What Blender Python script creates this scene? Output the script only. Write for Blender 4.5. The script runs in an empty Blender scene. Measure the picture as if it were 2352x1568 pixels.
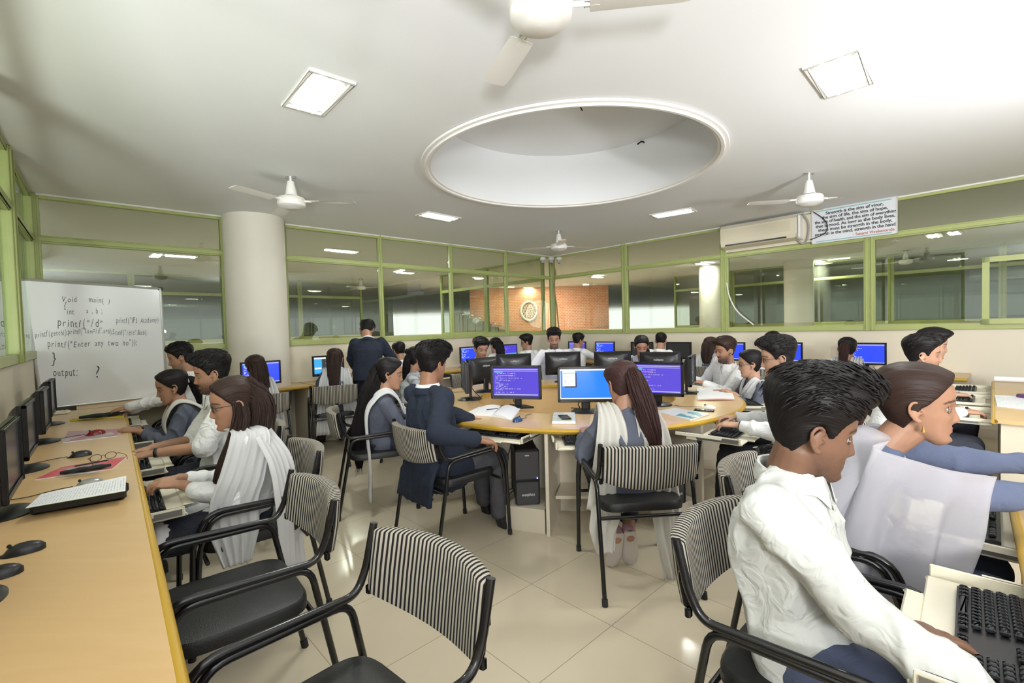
import bpy, math, random
import numpy as np
from mathutils import Matrix, Vector
random.seed(7); rng = np.random.default_rng(7)
SC = bpy.context.scene; COL = SC.collection; PI = math.pi
# ------------------------------------------------------------------ camera, world, lights, exposure
EYE = 1.45; FPX = 1080.0; PITCH = 0.031; ROLL = 0.0278
cam_data = bpy.data.cameras.new('camera'); cam = bpy.data.objects.new('camera', cam_data); COL.objects.link(cam)
cam_data.sensor_width = 36; cam_data.lens = 36*FPX/2352; cam_data.clip_start = .02; cam_data.clip_end = 200
cam.matrix_world = Matrix.Translation((0, 0, EYE)) @ Matrix.Rotation(PI/2-PITCH, 4, 'X') @ Matrix.Rotation(-ROLL, 4, 'Z')
SC.camera = cam
SC.view_settings.view_transform = 'Standard'; SC.view_settings.look = 'None'
SC.view_settings.exposure = 0.70; SC.view_settings.gamma = 1; SC.view_settings.use_curve_mapping = False
wd = bpy.data.worlds.new('world'); SC.world = wd; wd.use_nodes = True
wd.node_tree.nodes['Background'].inputs[0].default_value = (.95, .97, 1, 1)
wd.node_tree.nodes['Background'].inputs[1].default_value = 1.0
def area(name, loc, target, power, size, col=(1, 1, 1), shape='DISK', size_y=None, spread=PI):
    l = bpy.data.lights.new(name, 'AREA'); l.energy = power; l.shape = shape; l.size = size; l.color = col; l.spread = spread
    if size_y: l.size_y = size_y
    o = bpy.data.objects.new(name, l); COL.objects.link(o); o.location = loc
    d = Vector(target)-Vector(loc); o.rotation_euler = d.to_track_quat('-Z', 'Y').to_euler(); return o
area('bounce_flash', (3.3, 1.5, 1.75), (3.1, 3.0, 2.97), 50, .28, (.95, .97, 1))
area('bounce_flash', (.2, -1.8, 1.2), (.0, 1.4, 2.97), 120, .5, (.93, .965, 1))
area('bounce_flash', (-2.6, 1.0, 1.0), (-2.3, 3.9, 2.97), 38, .5, (.93, .965, 1))
area('studio_softbox', (.3, -4.6, 2.1), (.4, 5.6, 1.6), 210, 1.5, (.97, .985, 1))
FIX = [((-1.2, 3.05), -49), ((2.1, 3.0), 45), ((-.94, 6.4), 47), ((2.28, 6.57), -38)]
for (x, y), a in FIX:
    o_ = area('ceiling_lamp_light', (x, y, 2.945), (x, y, 0), 17, .44, (.97, 1, .95), 'RECTANGLE', .15); o_.rotation_euler = (0, 0, math.radians(a))
# ------------------------------------------------------------------ geometry of the place
CR = np.array([.92, 10.40]); UL = np.array([-.7295, -.684]); UR = np.array([.684, -.7295])
NL = -UR*-1.0; NL = np.array([.684, -.7295]); NR = np.array([-.7295, -.684])   # inward normals of the back-left and back-right walls
CEIL = 2.97; DL = np.array([-.650, .760]); DN = np.array([.760, .650])
def ray(x, y):
    U = x-1176; Vv = 784-y; r = -ROLL
    u = U*math.cos(r)-Vv*math.sin(r); v = U*math.sin(r)+Vv*math.cos(r)
    return np.array([u, FPX*math.cos(PITCH)+v*math.sin(PITCH), -FPX*math.sin(PITCH)+v*math.cos(PITCH)])
def onz(x, y, z):
    d = ray(x, y); t = (z-EYE)/d[2]; return np.array([d[0]*t, d[1]*t, z])
def ony(x, y, Y):
    d = ray(x, y); t = Y/d[1]; return np.array([d[0]*t, Y, EYE+d[2]*t])
def WL(s, off=0, z=0): p = CR+UL*s+NL*off; return np.array([p[0], p[1], z])
def WR(t, off=0, z=0): p = CR+UR*t+NR*off; return np.array([p[0], p[1], z])
# ------------------------------------------------------------------ materials
MATS = {}
def mat(name, col, rough=.6, metal=0, spec=.5, bump=0, bscale=60, trans=0, emit=None, estr=0, var=0, vscale=6, alpha=1, coat=0, attr=False):
    if name in MATS: return MATS[name]
    m = bpy.data.materials.new(name); m.use_nodes = True; nt = m.node_tree; b = nt.nodes['Principled BSDF']
    b.inputs['Base Color'].default_value = (*col, 1); b.inputs['Roughness'].default_value = rough
    b.inputs['Metallic'].default_value = metal; b.inputs['Specular IOR Level'].default_value = spec
    b.inputs['Alpha'].default_value = alpha; b.inputs['Coat Weight'].default_value = coat
    if emit: b.inputs['Emission Color'].default_value = (*emit, 1); b.inputs['Emission Strength'].default_value = estr
    tc = nt.nodes.new('ShaderNodeTexCoord')
    if attr:
        a = nt.nodes.new('ShaderNodeAttribute'); a.attribute_name = 'Col'; nt.links.new(a.outputs['Color'], b.inputs['Base Color'])
    if var:
        n = nt.nodes.new('ShaderNodeTexNoise'); n.inputs['Scale'].default_value = vscale; n.inputs['Detail'].default_value = 4
        nt.links.new(tc.outputs['Object'], n.inputs['Vector'])
        mx = nt.nodes.new('ShaderNodeMix'); mx.data_type = 'RGBA'; nt.links.new(n.outputs[0], mx.inputs[0])
        mx.inputs[6].default_value = (*[c*(1-var) for c in col], 1); mx.inputs[7].default_value = (*[min(1, c*(1+var)) for c in col], 1)
        nt.links.new(mx.outputs[2], b.inputs['Base Color'])
    if bump:
        n2 = nt.nodes.new('ShaderNodeTexNoise'); n2.inputs['Scale'].default_value = bscale; n2.inputs['Detail'].default_value = 3
        nt.links.new(tc.outputs['Object'], n2.inputs['Vector'])
        bp = nt.nodes.new('ShaderNodeBump'); bp.inputs['Strength'].default_value = bump; bp.inputs['Distance'].default_value = .01
        nt.links.new(n2.outputs[0], bp.inputs['Height']); nt.links.new(bp.outputs[0], b.inputs['Normal'])
    MATS[name] = m; return m
def N(nt, t, **k):
    n = nt.nodes.new(t)
    for a, v in k.items(): setattr(n, a, v)
    return n
def mth(nt, op, a, b=None, c=None):
    n = nt.nodes.new('ShaderNodeMath'); n.operation = op
    for i, v in enumerate((a, b, c)):
        if v is None: continue
        if isinstance(v, (int, float)): n.inputs[i].default_value = v
        else: nt.links.new(v, n.inputs[i])
    return n.outputs[0]
def mixc(nt, f, a, b):
    n = nt.nodes.new('ShaderNodeMix'); n.data_type = 'RGBA'
    if isinstance(f, (int, float)): n.inputs[0].default_value = f
    else: nt.links.new(f, n.inputs[0])
    for i, v in ((6, a), (7, b)):
        if isinstance(v, tuple): n.inputs[i].default_value = (*v[:3], 1)
        else: nt.links.new(v, n.inputs[i])
    return n.outputs[2]
def wood_mat(name, a, b, rough=.28):
    m = mat(name, a, rough, spec=.5); nt = m.node_tree; bs = nt.nodes['Principled BSDF']; tc = N(nt, 'ShaderNodeTexCoord')
    mp = N(nt, 'ShaderNodeMapping'); mp.inputs['Scale'].default_value = (1.2, 9, 9); mp.inputs['Rotation'].default_value = (0, 0, .76)
    nt.links.new(tc.outputs['Object'], mp.inputs[0])
    n = N(nt, 'ShaderNodeTexNoise'); n.inputs['Scale'].default_value = 2.2; n.inputs['Detail'].default_value = 6; n.inputs['Distortion'].default_value = .6
    nt.links.new(mp.outputs[0], n.inputs[0])
    nt.links.new(mixc(nt, mth(nt, 'MULTIPLY', n.outputs[0], 1.0), a, b), bs.inputs['Base Color']); return m
M_WOOD = wood_mat('maple_laminate', (.68, .47, .24), (.59, .38, .17), .3)
M_EDGE = mat('mustard_edge', (.50, .30, .025), .35)
M_CREAM = mat('cream_laminate', (.66, .59, .46), .45, var=.04)
M_WALL = mat('cream_wall_paint', (.74, .67, .53), .6, var=.025, vscale=1.5, bump=.05)
M_CEIL = mat('white_ceiling_paint', (.82, .83, .83), .7, var=.02, vscale=.8)
M_COLM = mat('column_paint', (.80, .75, .65), .6, var=.02)
M_GREEN = mat('lime_green_frame', (.41, .46, .17), .35, spec=.5, var=.08, vscale=9)
M_BLACK = mat('black_tube', (.008, .008, .009), .22, spec=.6)
M_VINYL = mat('black_vinyl', (.012, .012, .012), .42, bump=.15, bscale=220)
M_PLASTIC = mat('black_plastic', (.012, .012, .013), .35)
M_GPLASTIC = mat('dark_grey_plastic', (.035, .035, .038), .4)
M_KEYS = mat('keycap_plastic', (.022, .023, .027), .5)
M_IVORY = mat('ivory_plastic', (.78, .73, .58), .4)
M_STEEL = mat('rail_steel', (.35, .34, .31), .35, metal=.8)
M_WHITE = mat('white_enamel', (.80, .78, .73), .3)
M_PAPER = mat('white_paper', (.85, .85, .84), .7)
M_RUB = mat('rubber', (.02, .02, .02), .8)
M_LAMP = mat('lamp_glow', (1, 1, 1), .5, emit=(1, .99, .95), estr=9)
M_DOT = mat('logo_grey', (.5, .5, .5), .5)
M_INK = mat('marker_ink', (.10, .10, .11), .6)
def floor_mat():
    m = mat('vitrified_tile', (.62, .54, .40), .12, spec=.45); nt = m.node_tree; bs = nt.nodes['Principled BSDF']
    g = N(nt, 'ShaderNodeNewGeometry'); sx = N(nt, 'ShaderNodeVectorMath', operation='DOT_PRODUCT'); sy = N(nt, 'ShaderNodeVectorMath', operation='DOT_PRODUCT')
    nt.links.new(g.outputs['Position'], sx.inputs[0]); nt.links.new(g.outputs['Position'], sy.inputs[0])
    ax = np.array([-.690, .724, 0]); ay = np.array([.724, .690, 0]); sx.inputs[1].default_value = ax; sy.inputs[1].default_value = ay
    B = np.array([.4409, 2.2196]); T = .534; lines = []; cells = []
    for s, a in ((sx, ax), (sy, ay)):
        o = float(B@a[:2]); v = mth(nt, 'DIVIDE', mth(nt, 'SUBTRACT', s.outputs['Value'], o), T); f = mth(nt, 'FRACT', v)
        lines.append(mth(nt, 'MINIMUM', f, mth(nt, 'SUBTRACT', 1.0, f))); cells.append(mth(nt, 'FLOOR', v))
    d = mth(nt, 'MINIMUM', *lines); grout = mth(nt, 'LESS_THAN', d, .0036)
    cb = N(nt, 'ShaderNodeCombineXYZ'); nt.links.new(cells[0], cb.inputs[0]); nt.links.new(cells[1], cb.inputs[1])
    wn = N(nt, 'ShaderNodeTexWhiteNoise'); nt.links.new(cb.outputs[0], wn.inputs[0])
    n = N(nt, 'ShaderNodeTexNoise'); n.inputs['Scale'].default_value = 2.5; n.inputs['Detail'].default_value = 5; nt.links.new(g.outputs['Position'], n.inputs[0])
    c1 = mixc(nt, n.outputs[0], (.57, .49, .355), (.68, .59, .44)); c2 = mixc(nt, mth(nt, 'MULTIPLY', wn.outputs[0], .25), c1, (.52, .45, .33))
    nt.links.new(mixc(nt, grout, c2, (.30, .23, .15)), bs.inputs['Base Color'])
    nt.links.new(mth(nt, 'ADD', mth(nt, 'MULTIPLY', grout, .5), .13), bs.inputs['Roughness']); return m
def stripe_mat(name, c1, c2, n=36):
    m = mat(name, c1, .9, spec=.2); nt = m.node_tree; bs = nt.nodes['Principled BSDF']; uv = N(nt, 'ShaderNodeUVMap'); sp = N(nt, 'ShaderNodeSeparateXYZ')
    nt.links.new(uv.outputs[0], sp.inputs[0]); f = mth(nt, 'FRACT', mth(nt, 'MULTIPLY', sp.outputs[0], n))
    tri = mth(nt, 'ABSOLUTE', mth(nt, 'SUBTRACT', f, .5)); k = mth(nt, 'SMOOTH_MIN', mth(nt, 'MAXIMUM', mth(nt, 'MULTIPLY', mth(nt, 'SUBTRACT', tri, .22), 14), 0.0), 1.0, .05)
    nt.links.new(mixc(nt, k, c1, c2), bs.inputs['Base Color'])
    tc = N(nt, 'ShaderNodeTexCoord'); nn = N(nt, 'ShaderNodeTexNoise'); nn.inputs['Scale'].default_value = 500; nt.links.new(tc.outputs['Object'], nn.inputs[0])
    bp = N(nt, 'ShaderNodeBump'); bp.inputs['Strength'].default_value = .35; bp.inputs['Distance'].default_value = .003
    nt.links.new(mth(nt, 'ADD', tri, mth(nt, 'MULTIPLY', nn.outputs[0], .4)), bp.inputs['Height']); nt.links.new(bp.outputs[0], bs.inputs['Normal']); return m
M_STRIPE = stripe_mat('striped_upholstery', (.47, .43, .36), (.018, .017, .018), 31)
def glass_mat(name, tint, rough=0, ior=1.75):
    m = bpy.data.materials.new(name); m.use_nodes = True; nt = m.node_tree; nt.nodes.clear()
    o = N(nt, 'ShaderNodeOutputMaterial'); t = N(nt, 'ShaderNodeBsdfTransparent'); t.inputs[0].default_value = (*tint, 1)
    g = N(nt, 'ShaderNodeBsdfGlossy'); g.inputs['Roughness'].default_value = rough; g.inputs['Color'].default_value = (.9, .95, .9, 1)
    lw = N(nt, 'ShaderNodeLayerWeight'); lw.inputs[0].default_value = .5; r0 = ((ior-1)/(ior+1))**2; fac = mth(nt, 'ADD', mth(nt, 'MULTIPLY', mth(nt, 'POWER', lw.outputs['Facing'], 5.0), 1-r0), r0); mx = N(nt, 'ShaderNodeMixShader')
    nt.links.new(fac, mx.inputs[0]); nt.links.new(t.outputs[0], mx.inputs[1]); nt.links.new(g.outputs[0], mx.inputs[2]); nt.links.new(mx.outputs[0], o.inputs[0]); return m
M_GLASS = glass_mat('window_glass', (.80, .83, .77)); M_LENS = glass_mat('spectacle_lens', (.93, .94, .94), ior=1.3)
def brick_mat():
    m = mat('orange_brick', (.7, .3, .15), .8); nt = m.node_tree; bs = nt.nodes['Principled BSDF']; tc = N(nt, 'ShaderNodeTexCoord'); b = N(nt, 'ShaderNodeTexBrick')
    mp = N(nt, 'ShaderNodeMapping'); mp.inputs['Rotation'].default_value = (PI/2, 0, 0)
    b.inputs['Color1'].default_value = (.72, .27, .12, 1); b.inputs['Color2'].default_value = (.60, .20, .09, 1); b.inputs['Mortar'].default_value = (.75, .5, .38, 1)
    b.inputs['Scale'].default_value = 4; b.inputs['Mortar Size'].default_value = .03
    nt.links.new(tc.outputs['Object'], mp.inputs[0]); nt.links.new(mp.outputs[0], b.inputs['Vector']); nt.links.new(b.outputs[0], bs.inputs['Base Color']); return m
def screen_mat(name, kind):
    m = mat(name, (.01, .01, .01), .25); nt = m.node_tree; bs = nt.nodes['Principled BSDF']; uv = N(nt, 'ShaderNodeUVMap'); sp = N(nt, 'ShaderNodeSeparateXYZ')
    nt.links.new(uv.outputs[0], sp.inputs[0]); u, v = sp.outputs[0], sp.outputs[1]
    def band(x, a, b): return mth(nt, 'MULTIPLY', mth(nt, 'GREATER_THAN', x, a), mth(nt, 'LESS_THAN', x, b))
    def box(a, b, c, d): return mth(nt, 'MULTIPLY', band(u, a, b), band(v, c, d))
    def text(rows, dens, u0, u1, v0, v1):
        r = mth(nt, 'MULTIPLY', v, rows); fl = mth(nt, 'FLOOR', r); fr = mth(nt, 'FRACT', r); cb = N(nt, 'ShaderNodeCombineXYZ')
        nt.links.new(mth(nt, 'FLOOR', mth(nt, 'MULTIPLY', u, dens)), cb.inputs[0]); nt.links.new(fl, cb.inputs[1]); w = N(nt, 'ShaderNodeTexWhiteNoise'); nt.links.new(cb.outputs[0], w.inputs[0])
        w2 = N(nt, 'ShaderNodeTexWhiteNoise', noise_dimensions='1D'); nt.links.new(fl, w2.inputs['W'])
        ln = mth(nt, 'LESS_THAN', u, mth(nt, 'ADD', mth(nt, 'MULTIPLY', mth(nt, 'POWER', w2.outputs[0], 2.0), u1-u0), u0))
        return mth(nt, 'MULTIPLY', mth(nt, 'MULTIPLY', mth(nt, 'MULTIPLY', mth(nt, 'GREATER_THAN', w.outputs[0], .45), band(fr, .2, .75)), ln), box(u0, u1, v0, v1))
    if kind == 'ide':
        c = mixc(nt, text(24, 70, .05, .7, .12, .86), (.10, .065, .62), (.42, .40, .68))
        c = mixc(nt, box(.03, .22, .84, .88), c, (.12, .42, .55)); c = mixc(nt, box(.02, .98, .885, .895), c, (.6, .6, .85)); c = mixc(nt, box(.10, .45, .735, .75), c, (.65, .25, .5))
        c = mixc(nt, box(.02, .98, .93, .965), c, (.45, .42, .62)); c = mixc(nt, box(.02, .98, .05, .085), c, (.45, .45, .72)); s = .72
    elif kind == 'blue':
        c = mixc(nt, 0.0, (.012, .16, .95), (0, 0, 0)); c = mixc(nt, box(.0, 1, .95, 1), c, (.78, .78, .70)); c = mixc(nt, box(.0, 1, 0, .05), c, (.75, .78, .72)); c = mixc(nt, box(.0, .012, .0, 1), c, (.8, .85, .9))
        c = mixc(nt, box(.09, .33, .40, .88), c, (.0, .0, .05)); c = mixc(nt, box(.05, .30, .44, .95), c, (.72, .75, .66)); c = mixc(nt, box(.06, .29, .85, .89), c, (.2, .7, .3)); c = mixc(nt, text(26, 60, .08, .26, .5, .84), c, (.3, .32, .3)); s = 1.0
    elif kind == 'plain':
        c = mixc(nt, text(20, 50, .04, .5, .2, .9), (.02, .05, .62), (.5, .55, .8)); c = mixc(nt, box(0, 1, .93, 1), c, (.25, .25, .6)); c = mixc(nt, box(0, 1, 0, .05), c, (.35, .4, .65)); c = mixc(nt, box(.04, .22, .86, .90), c, (.1, .5, .6)); s = 1.0
    elif kind == 'split':
        c = mixc(nt, text(20, 50, .04, .6, .45, .9), (.06, .04, .5), (.4, .4, .65)); c = mixc(nt, box(0, 1, .0, .38), c, (.02, .42, .42)); s = .9
    elif kind == 'desktop':
        c = mixc(nt, text(26, 60, .4, .7, .6, .9), (.035, .04, .045), (.3, .32, .34)); c = mixc(nt, box(0, .27, .08, 1), c, (.05, .32, .62)); c = mixc(nt, box(0, 1, .9, 1), c, (.55, .62, .68))
        c = mixc(nt, box(.02, .25, .32, .42), c, (.6, .7, .8)); c = mixc(nt, box(.27, 1, .28, .34), c, (.6, .62, .62)); c = mixc(nt, box(0, 1, 0, .07), c, (.02, .05, .1)); s = .9
    else:
        c = mixc(nt, text(30, 80, .04, .6, .3, .97), (.022, .023, .024), (.05, .05, .05)); s = .5
    if kind == 'dim': pass
    nt.links.new(c, bs.inputs['Emission Color']); bs.inputs['Emission Strength'].default_value = s; return m
M_SCR = {k: screen_mat('screen_'+k, k) for k in ('ide', 'blue', 'plain', 'split', 'desktop', 'dark')}
# ------------------------------------------------------------------ mesh helpers
class MB:
    def __init__(s): s.v = []; s.f = []; s.uv = []; s.n = 0
    def add(s, v, f, uv=None):
        v = np.asarray(v, float); s.v.append(v); s.f += [tuple(int(i)+s.n for i in q) for q in f]
        s.uv.append(np.zeros((len(v), 2)) if uv is None else np.asarray(uv, float)); s.n += len(v); return s
    def box(s, c, d, rz=0, bev=0, M=None):
        x, y, z = [k/2 for k in d]
        if bev:
            b = min(bev, x*.9, y*.9, z*.9); vs = []; fs = []
            P = [(sx, sy) for sx, sy in ((-1, -1), (1, -1), (1, 1), (-1, 1))]
            def ring(ix, iy, zz):
                o = []
                for sx, sy in P:
                    a = [(sx*ix, sy*(iy-b)), (sx*(ix-b), sy*iy)]
                    if sx*sy > 0: a = a[::-1]
                    o += [(p[0], p[1], zz) for p in a]
                return o
            rs = [ring(x-b, y-b, -z), ring(x, y, -z+b), ring(x, y, z-b), ring(x-b, y-b, z)]
            for r in rs: vs += r
            for k in range(3):
                for i in range(8): j = (i+1) % 8; fs.append((k*8+i, k*8+j, k*8+8+j, k*8+8+i))
            fs += [tuple(range(7, -1, -1)), tuple(range(24, 32))]
            v = np.array(vs)
        else:
            v = np.array([(a*x, b*y, e*z) for a in (-1, 1) for b in (-1, 1) for e in (-1, 1)])
            fs = [(0, 1, 3, 2), (4, 6, 7, 5), (0, 4, 5, 1), (2, 3, 7, 6), (0, 2, 6, 4), (1, 5, 7, 3)]
        if rz: ca, sa = math.cos(rz), math.sin(rz); v = v@np.array([[ca, sa, 0], [-sa, ca, 0], [0, 0, 1]])
        if M is not None: v = v@np.array(M).T
        return s.add(v+np.array(c), fs)
    def quadbox(s, a, b, th, z0, z1, side=0):
        a = np.array(a[:2], float); b = np.array(b[:2], float); d = (b-a)/np.linalg.norm(b-a); n = np.array([-d[1], d[0]])
        o0, o1 = (-th/2, th/2) if side == 0 else ((0, th) if side > 0 else (-th, 0))
        P = [a+n*o0, b+n*o0, b+n*o1, a+n*o1]
        v = [(*p, z0) for p in P]+[(*p, z1) for p in P]
        return s.add(v, [(3, 2, 1, 0), (4, 5, 6, 7), (0, 1, 5, 4), (1, 2, 6, 5), (2, 3, 7, 6), (3, 0, 4, 7)])
    def prism(s, P, z0, z1):
        n = len(P); v = [(p[0], p[1], z0) for p in P]+[(p[0], p[1], z1) for p in P]
        return s.add(v, [tuple(range(n-1, -1, -1)), tuple(range(n, 2*n))]+[(i, (i+1) % n, n+(i+1) % n, n+i) for i in range(n)])
    def lathe(s, prof, c=(0, 0, 0), n=40, arc=None):
        k = len(prof); A = np.linspace(0, 2*PI, n, endpoint=False); v = [(c[0]+r*math.cos(a), c[1]+r*math.sin(a), c[2]+z) for a in A for r, z in prof]
        f = [(i*k+j, ((i+1) % n)*k+j, ((i+1) % n)*k+j+1, i*k+j+1) for i in range(n) for j in range(k-1)]
        return s.add(v, f)
    def tube(s, P, r, n=10, cap=True, sm=0):
        P = np.array(P, float)
        if sm: P = catmull(P, sm)
        m = len(P); r = np.broadcast_to(np.asarray(r, float), (m,)) if np.ndim(r) == 0 or len(r) == m else np.interp(np.linspace(0, 1, m), np.linspace(0, 1, len(r)), r)
        T = np.gradient(P, axis=0); T /= np.linalg.norm(T, axis=1)[:, None]+1e-12
        u = np.cross(T[0], [0, 0, 1.0]); u = u if np.linalg.norm(u) > .1 else np.cross(T[0], [1.0, 0, 0]); u /= np.linalg.norm(u); v = []
        for i in range(m):
            u = u-T[i]*(u@T[i]); u /= np.linalg.norm(u); w = np.cross(T[i], u)
            v += [P[i]+r[i]*(math.cos(a)*u+math.sin(a)*w) for a in np.linspace(0, 2*PI, n, endpoint=False)]
        f = [(i*n+j, i*n+(j+1) % n, (i+1)*n+(j+1) % n, (i+1)*n+j) for i in range(m-1) for j in range(n)]
        if cap: f += [tuple(range(n-1, -1, -1)), tuple(range((m-1)*n, m*n))]
        return s.add(v, f)
    def grid(s, G, uv=None, wrap=False):
        G = np.asarray(G, float); a, b = G.shape[:2]
        f = [(i*b+j, i*b+(j+1) % b, (i+1)*b+(j+1) % b, (i+1)*b+j) for i in range(a-1) for j in range(b if wrap else b-1)]
        if uv is None: uu, vv = np.meshgrid(np.linspace(0, 1, a), np.linspace(0, 1, b), indexing='ij'); uv = np.stack([uu, vv], -1)
        return s.add(G.reshape(-1, 3), f, uv.reshape(-1, 2))
    def loft(s, R, cap=True):
        R = np.asarray(R, float); a, b = R.shape[:2]; n0 = s.n; s.grid(R, wrap=True)
        if cap: s.f += [tuple(n0+i for i in range(b-1, -1, -1)), tuple(n0+(a-1)*b+i for i in range(b))]
        return s
    def mesh(s, name='m'):
        me = bpy.data.meshes.new(name); V_ = np.concatenate(s.v) if s.v else np.zeros((0, 3)); me.from_pydata(V_.tolist(), [], s.f)
        uv = np.concatenate(s.uv); 
        if np.any(uv): 
            L = me.uv_layers.new(name='UVMap'); idx = np.empty(len(me.loops), int); me.loops.foreach_get('vertex_index', idx); L.data.foreach_set('uv', uv[idx].ravel())
        return me
    def build(s, name, m, parent=None, smooth=True, sharp=40, label=None):
        return link(name, s.mesh(name), m, parent, smooth, sharp, label)
def link(name, me, m, parent=None, smooth=True, sharp=40, label=None):
    for mm in (m if isinstance(m, (list, tuple)) else [m]): me.materials.append(mm)
    if smooth:
        me.polygons.foreach_set('use_smooth', [True]*len(me.polygons))
        if sharp: me.set_sharp_from_angle(angle=math.radians(sharp))
    o = bpy.data.objects.new(name, me); COL.objects.link(o)
    if parent: o.parent = parent
    if label: o['label'] = label
    return o
def catmull(P, k):
    P = np.asarray(P, float); Q = np.vstack([2*P[0]-P[1], P, 2*P[-1]-P[-2]]); out = []
    for i in range(1, len(Q)-2):
        for t in np.linspace(0, 1, k, endpoint=False):
            a, b, c, d = Q[i-1], Q[i], Q[i+1], Q[i+2]
            out.append(.5*((2*b)+(-a+c)*t+(2*a-5*b+4*c-d)*t*t+(-a+3*b-3*c+d)*t**3))
    out.append(P[-1]); return np.array(out)
def bend(P, rad, k=6):
    """rounds the corners of a polyline"""
    P = [np.array(p, float) for p in P]; out = [P[0]]
    for i in range(1, len(P)-1):
        a = P[i-1]-P[i]; b = P[i+1]-P[i]; la, lb = np.linalg.norm(a), np.linalg.norm(b); r = min(rad, la*.48, lb*.48); a = P[i]+a/la*r; b = P[i]+b/lb*r
        out += [(1-t)**2*a+2*t*(1-t)*P[i]+t*t*b for t in np.linspace(0, 1, k)]
    return np.array(out+[P[-1]])
def thing(name, label, cat, loc=(0, 0, 0), rz=0, group=None):
    o = bpy.data.objects.new(name, None); COL.objects.link(o); o.location = tuple(map(float, loc)); o.rotation_euler = (0, 0, rz); o.empty_display_size = .1
    return tag(o, label, cat, group)
def tag(o, label, cat, group=None):
    o['label'] = label; o['category'] = cat
    if group: o['group'] = group
    return o
def struct(o): o['kind'] = 'structure'; return o
def dup(root, loc, rz, label, group=None):
    r = root.copy(); COL.objects.link(r); r.location = tuple(map(float, loc)); r.rotation_euler = (0, 0, rz); r['label'] = label
    if group: r['group'] = group
    for ch in list(root.children):
        c = ch.copy(); COL.objects.link(c); c.parent = r
        for g in ch.children: d = g.copy(); COL.objects.link(d); d.parent = c
    return r
def yaw(d): return math.atan2(d[1], d[0])-PI/2     # rotation that turns local +Y to the direction d
def text_mesh(txt, size, bold=0, shear=0, align='CENTER', spacing=1.0, ext=.0004):
    c = bpy.data.curves.new('t', 'FONT'); c.body = txt; c.size = size; c.offset = bold; c.shear = shear; c.align_x = align; c.space_character = spacing; c.extrude = ext; c.resolution_u = 3
    o = bpy.data.objects.new('t', c); COL.objects.link(o); bpy.context.view_layer.update()
    me = bpy.data.meshes.new_from_object(o.evaluated_get(bpy.context.evaluated_depsgraph_get())); bpy.data.objects.remove(o); bpy.data.curves.remove(c)
    v = np.empty(len(me.vertices)*3); me.vertices.foreach_get('co', v); v = v.reshape(-1, 3); f = [tuple(p.vertices) for p in me.polygons]; bpy.data.meshes.remove(me); return v, f
# ------------------------------------------------------------------ the setting
fl = MB(); fl.add([(-30, -6, 0), (30, -6, 0), (30, 45, 0), (-30, 45, 0)], [(0, 1, 2, 3)]); struct(fl.build('floor', floor_mat(), smooth=False))
HC = (.60, 4.62); HR = 1.33; HD = .60
cb = MB(); n = 128; A = np.linspace(0, 2*PI, n, endpoint=False)
inner = [(HC[0]+HR*math.cos(a), HC[1]+HR*math.sin(a), CEIL) for a in A]; outer = [(45*math.cos(a), 10+45*math.sin(a), CEIL) for a in A]
cb.add(inner+outer, [(i, n+i, n+(i+1) % n, (i+1) % n) for i in range(n)]); struct(cb.build('ceiling', M_CEIL, smooth=False))
rc = MB(); rc.lathe([(HR, -.012), (HR, HD), (0.001, HD)], (*HC, CEIL), 128); struct(rc.build('ceiling_recess', M_CEIL))
md = MB(); md.lathe([(HR-.002, .02), (HR-.004, -.012), (HR+.02, -.016), (HR+.024, -.03), (HR+.05, -.034), (HR+.056, -.02), (HR+.085, -.018), (HR+.09, -.002)], (*HC, CEIL), 128); struct(md.build('trim_1', mat('white_moulding', (.86, .84, .80), .5)))
hk = MB(); hk.tube([onz(1318, 222, 3.5)*[1, 1, 0]+[0, 0, 3.56], onz(1318, 222, 3.5)*[1, 1, 0]+[.0, 0, 3.5], onz(1318, 222, 3.5)*[1, 1, 0]+[.05, .03, 3.44], onz(1318, 222, 3.5)*[1, 1, 0]+[.09, .10, 3.42]], .006, 6, sm=4)
tag(hk.build('loose_wire', M_RUB), 'loose black wire dangling from the top of the round ceiling recess', 'wire')
p = onz(1474, 331, 3.52); hk = MB(); hk.tube([p+[-.05, 0, 0], p+[0, 0, .03], p+[.04, 0, .01]], .009, 6, sm=4)
tag(hk.build('loose_wire', M_RUB), 'short black wire stub at the far rim inside the round ceiling recess', 'wire')
# low walls
SILL = 1.27
def lowwall(name, a, b, z1=SILL, m=M_WALL, z0=0, th=.12, side=0):
    w = MB(); w.quadbox(a, b, th, z0, z1, side); return struct(w.build(name, m, smooth=False))
LCN = WL(8.05)[:2]; LWD = np.array([.655, -.755])
lowwall('wall_back_left', WL(0), WL(8.1), side=-1); lowwall('wall_back_right', WR(0), WR(13.5), side=1)
lowwall('wall_left', LCN, LCN+LWD*9.5, side=-1)
sk = MB(); sk.quadbox(WL(0, .0), WL(8.05, .0), .015, 0, .10, side=1); struct(sk.build('baseboard_back_left', M_CREAM, smooth=False))
sk = MB(); sk.quadbox(WR(0, .0), WR(13, .0), .015, 0, .10, side=-1); struct(sk.build('baseboard_back_right', M_CREAM, smooth=False))
clm = MB(); cc = WL(5.97, .13); clm.lathe([(.36, 0), (.36, CEIL)], (cc[0], cc[1], 0), 64); struct(clm.build('wall_column', M_COLM))
WN = [0]
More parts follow.
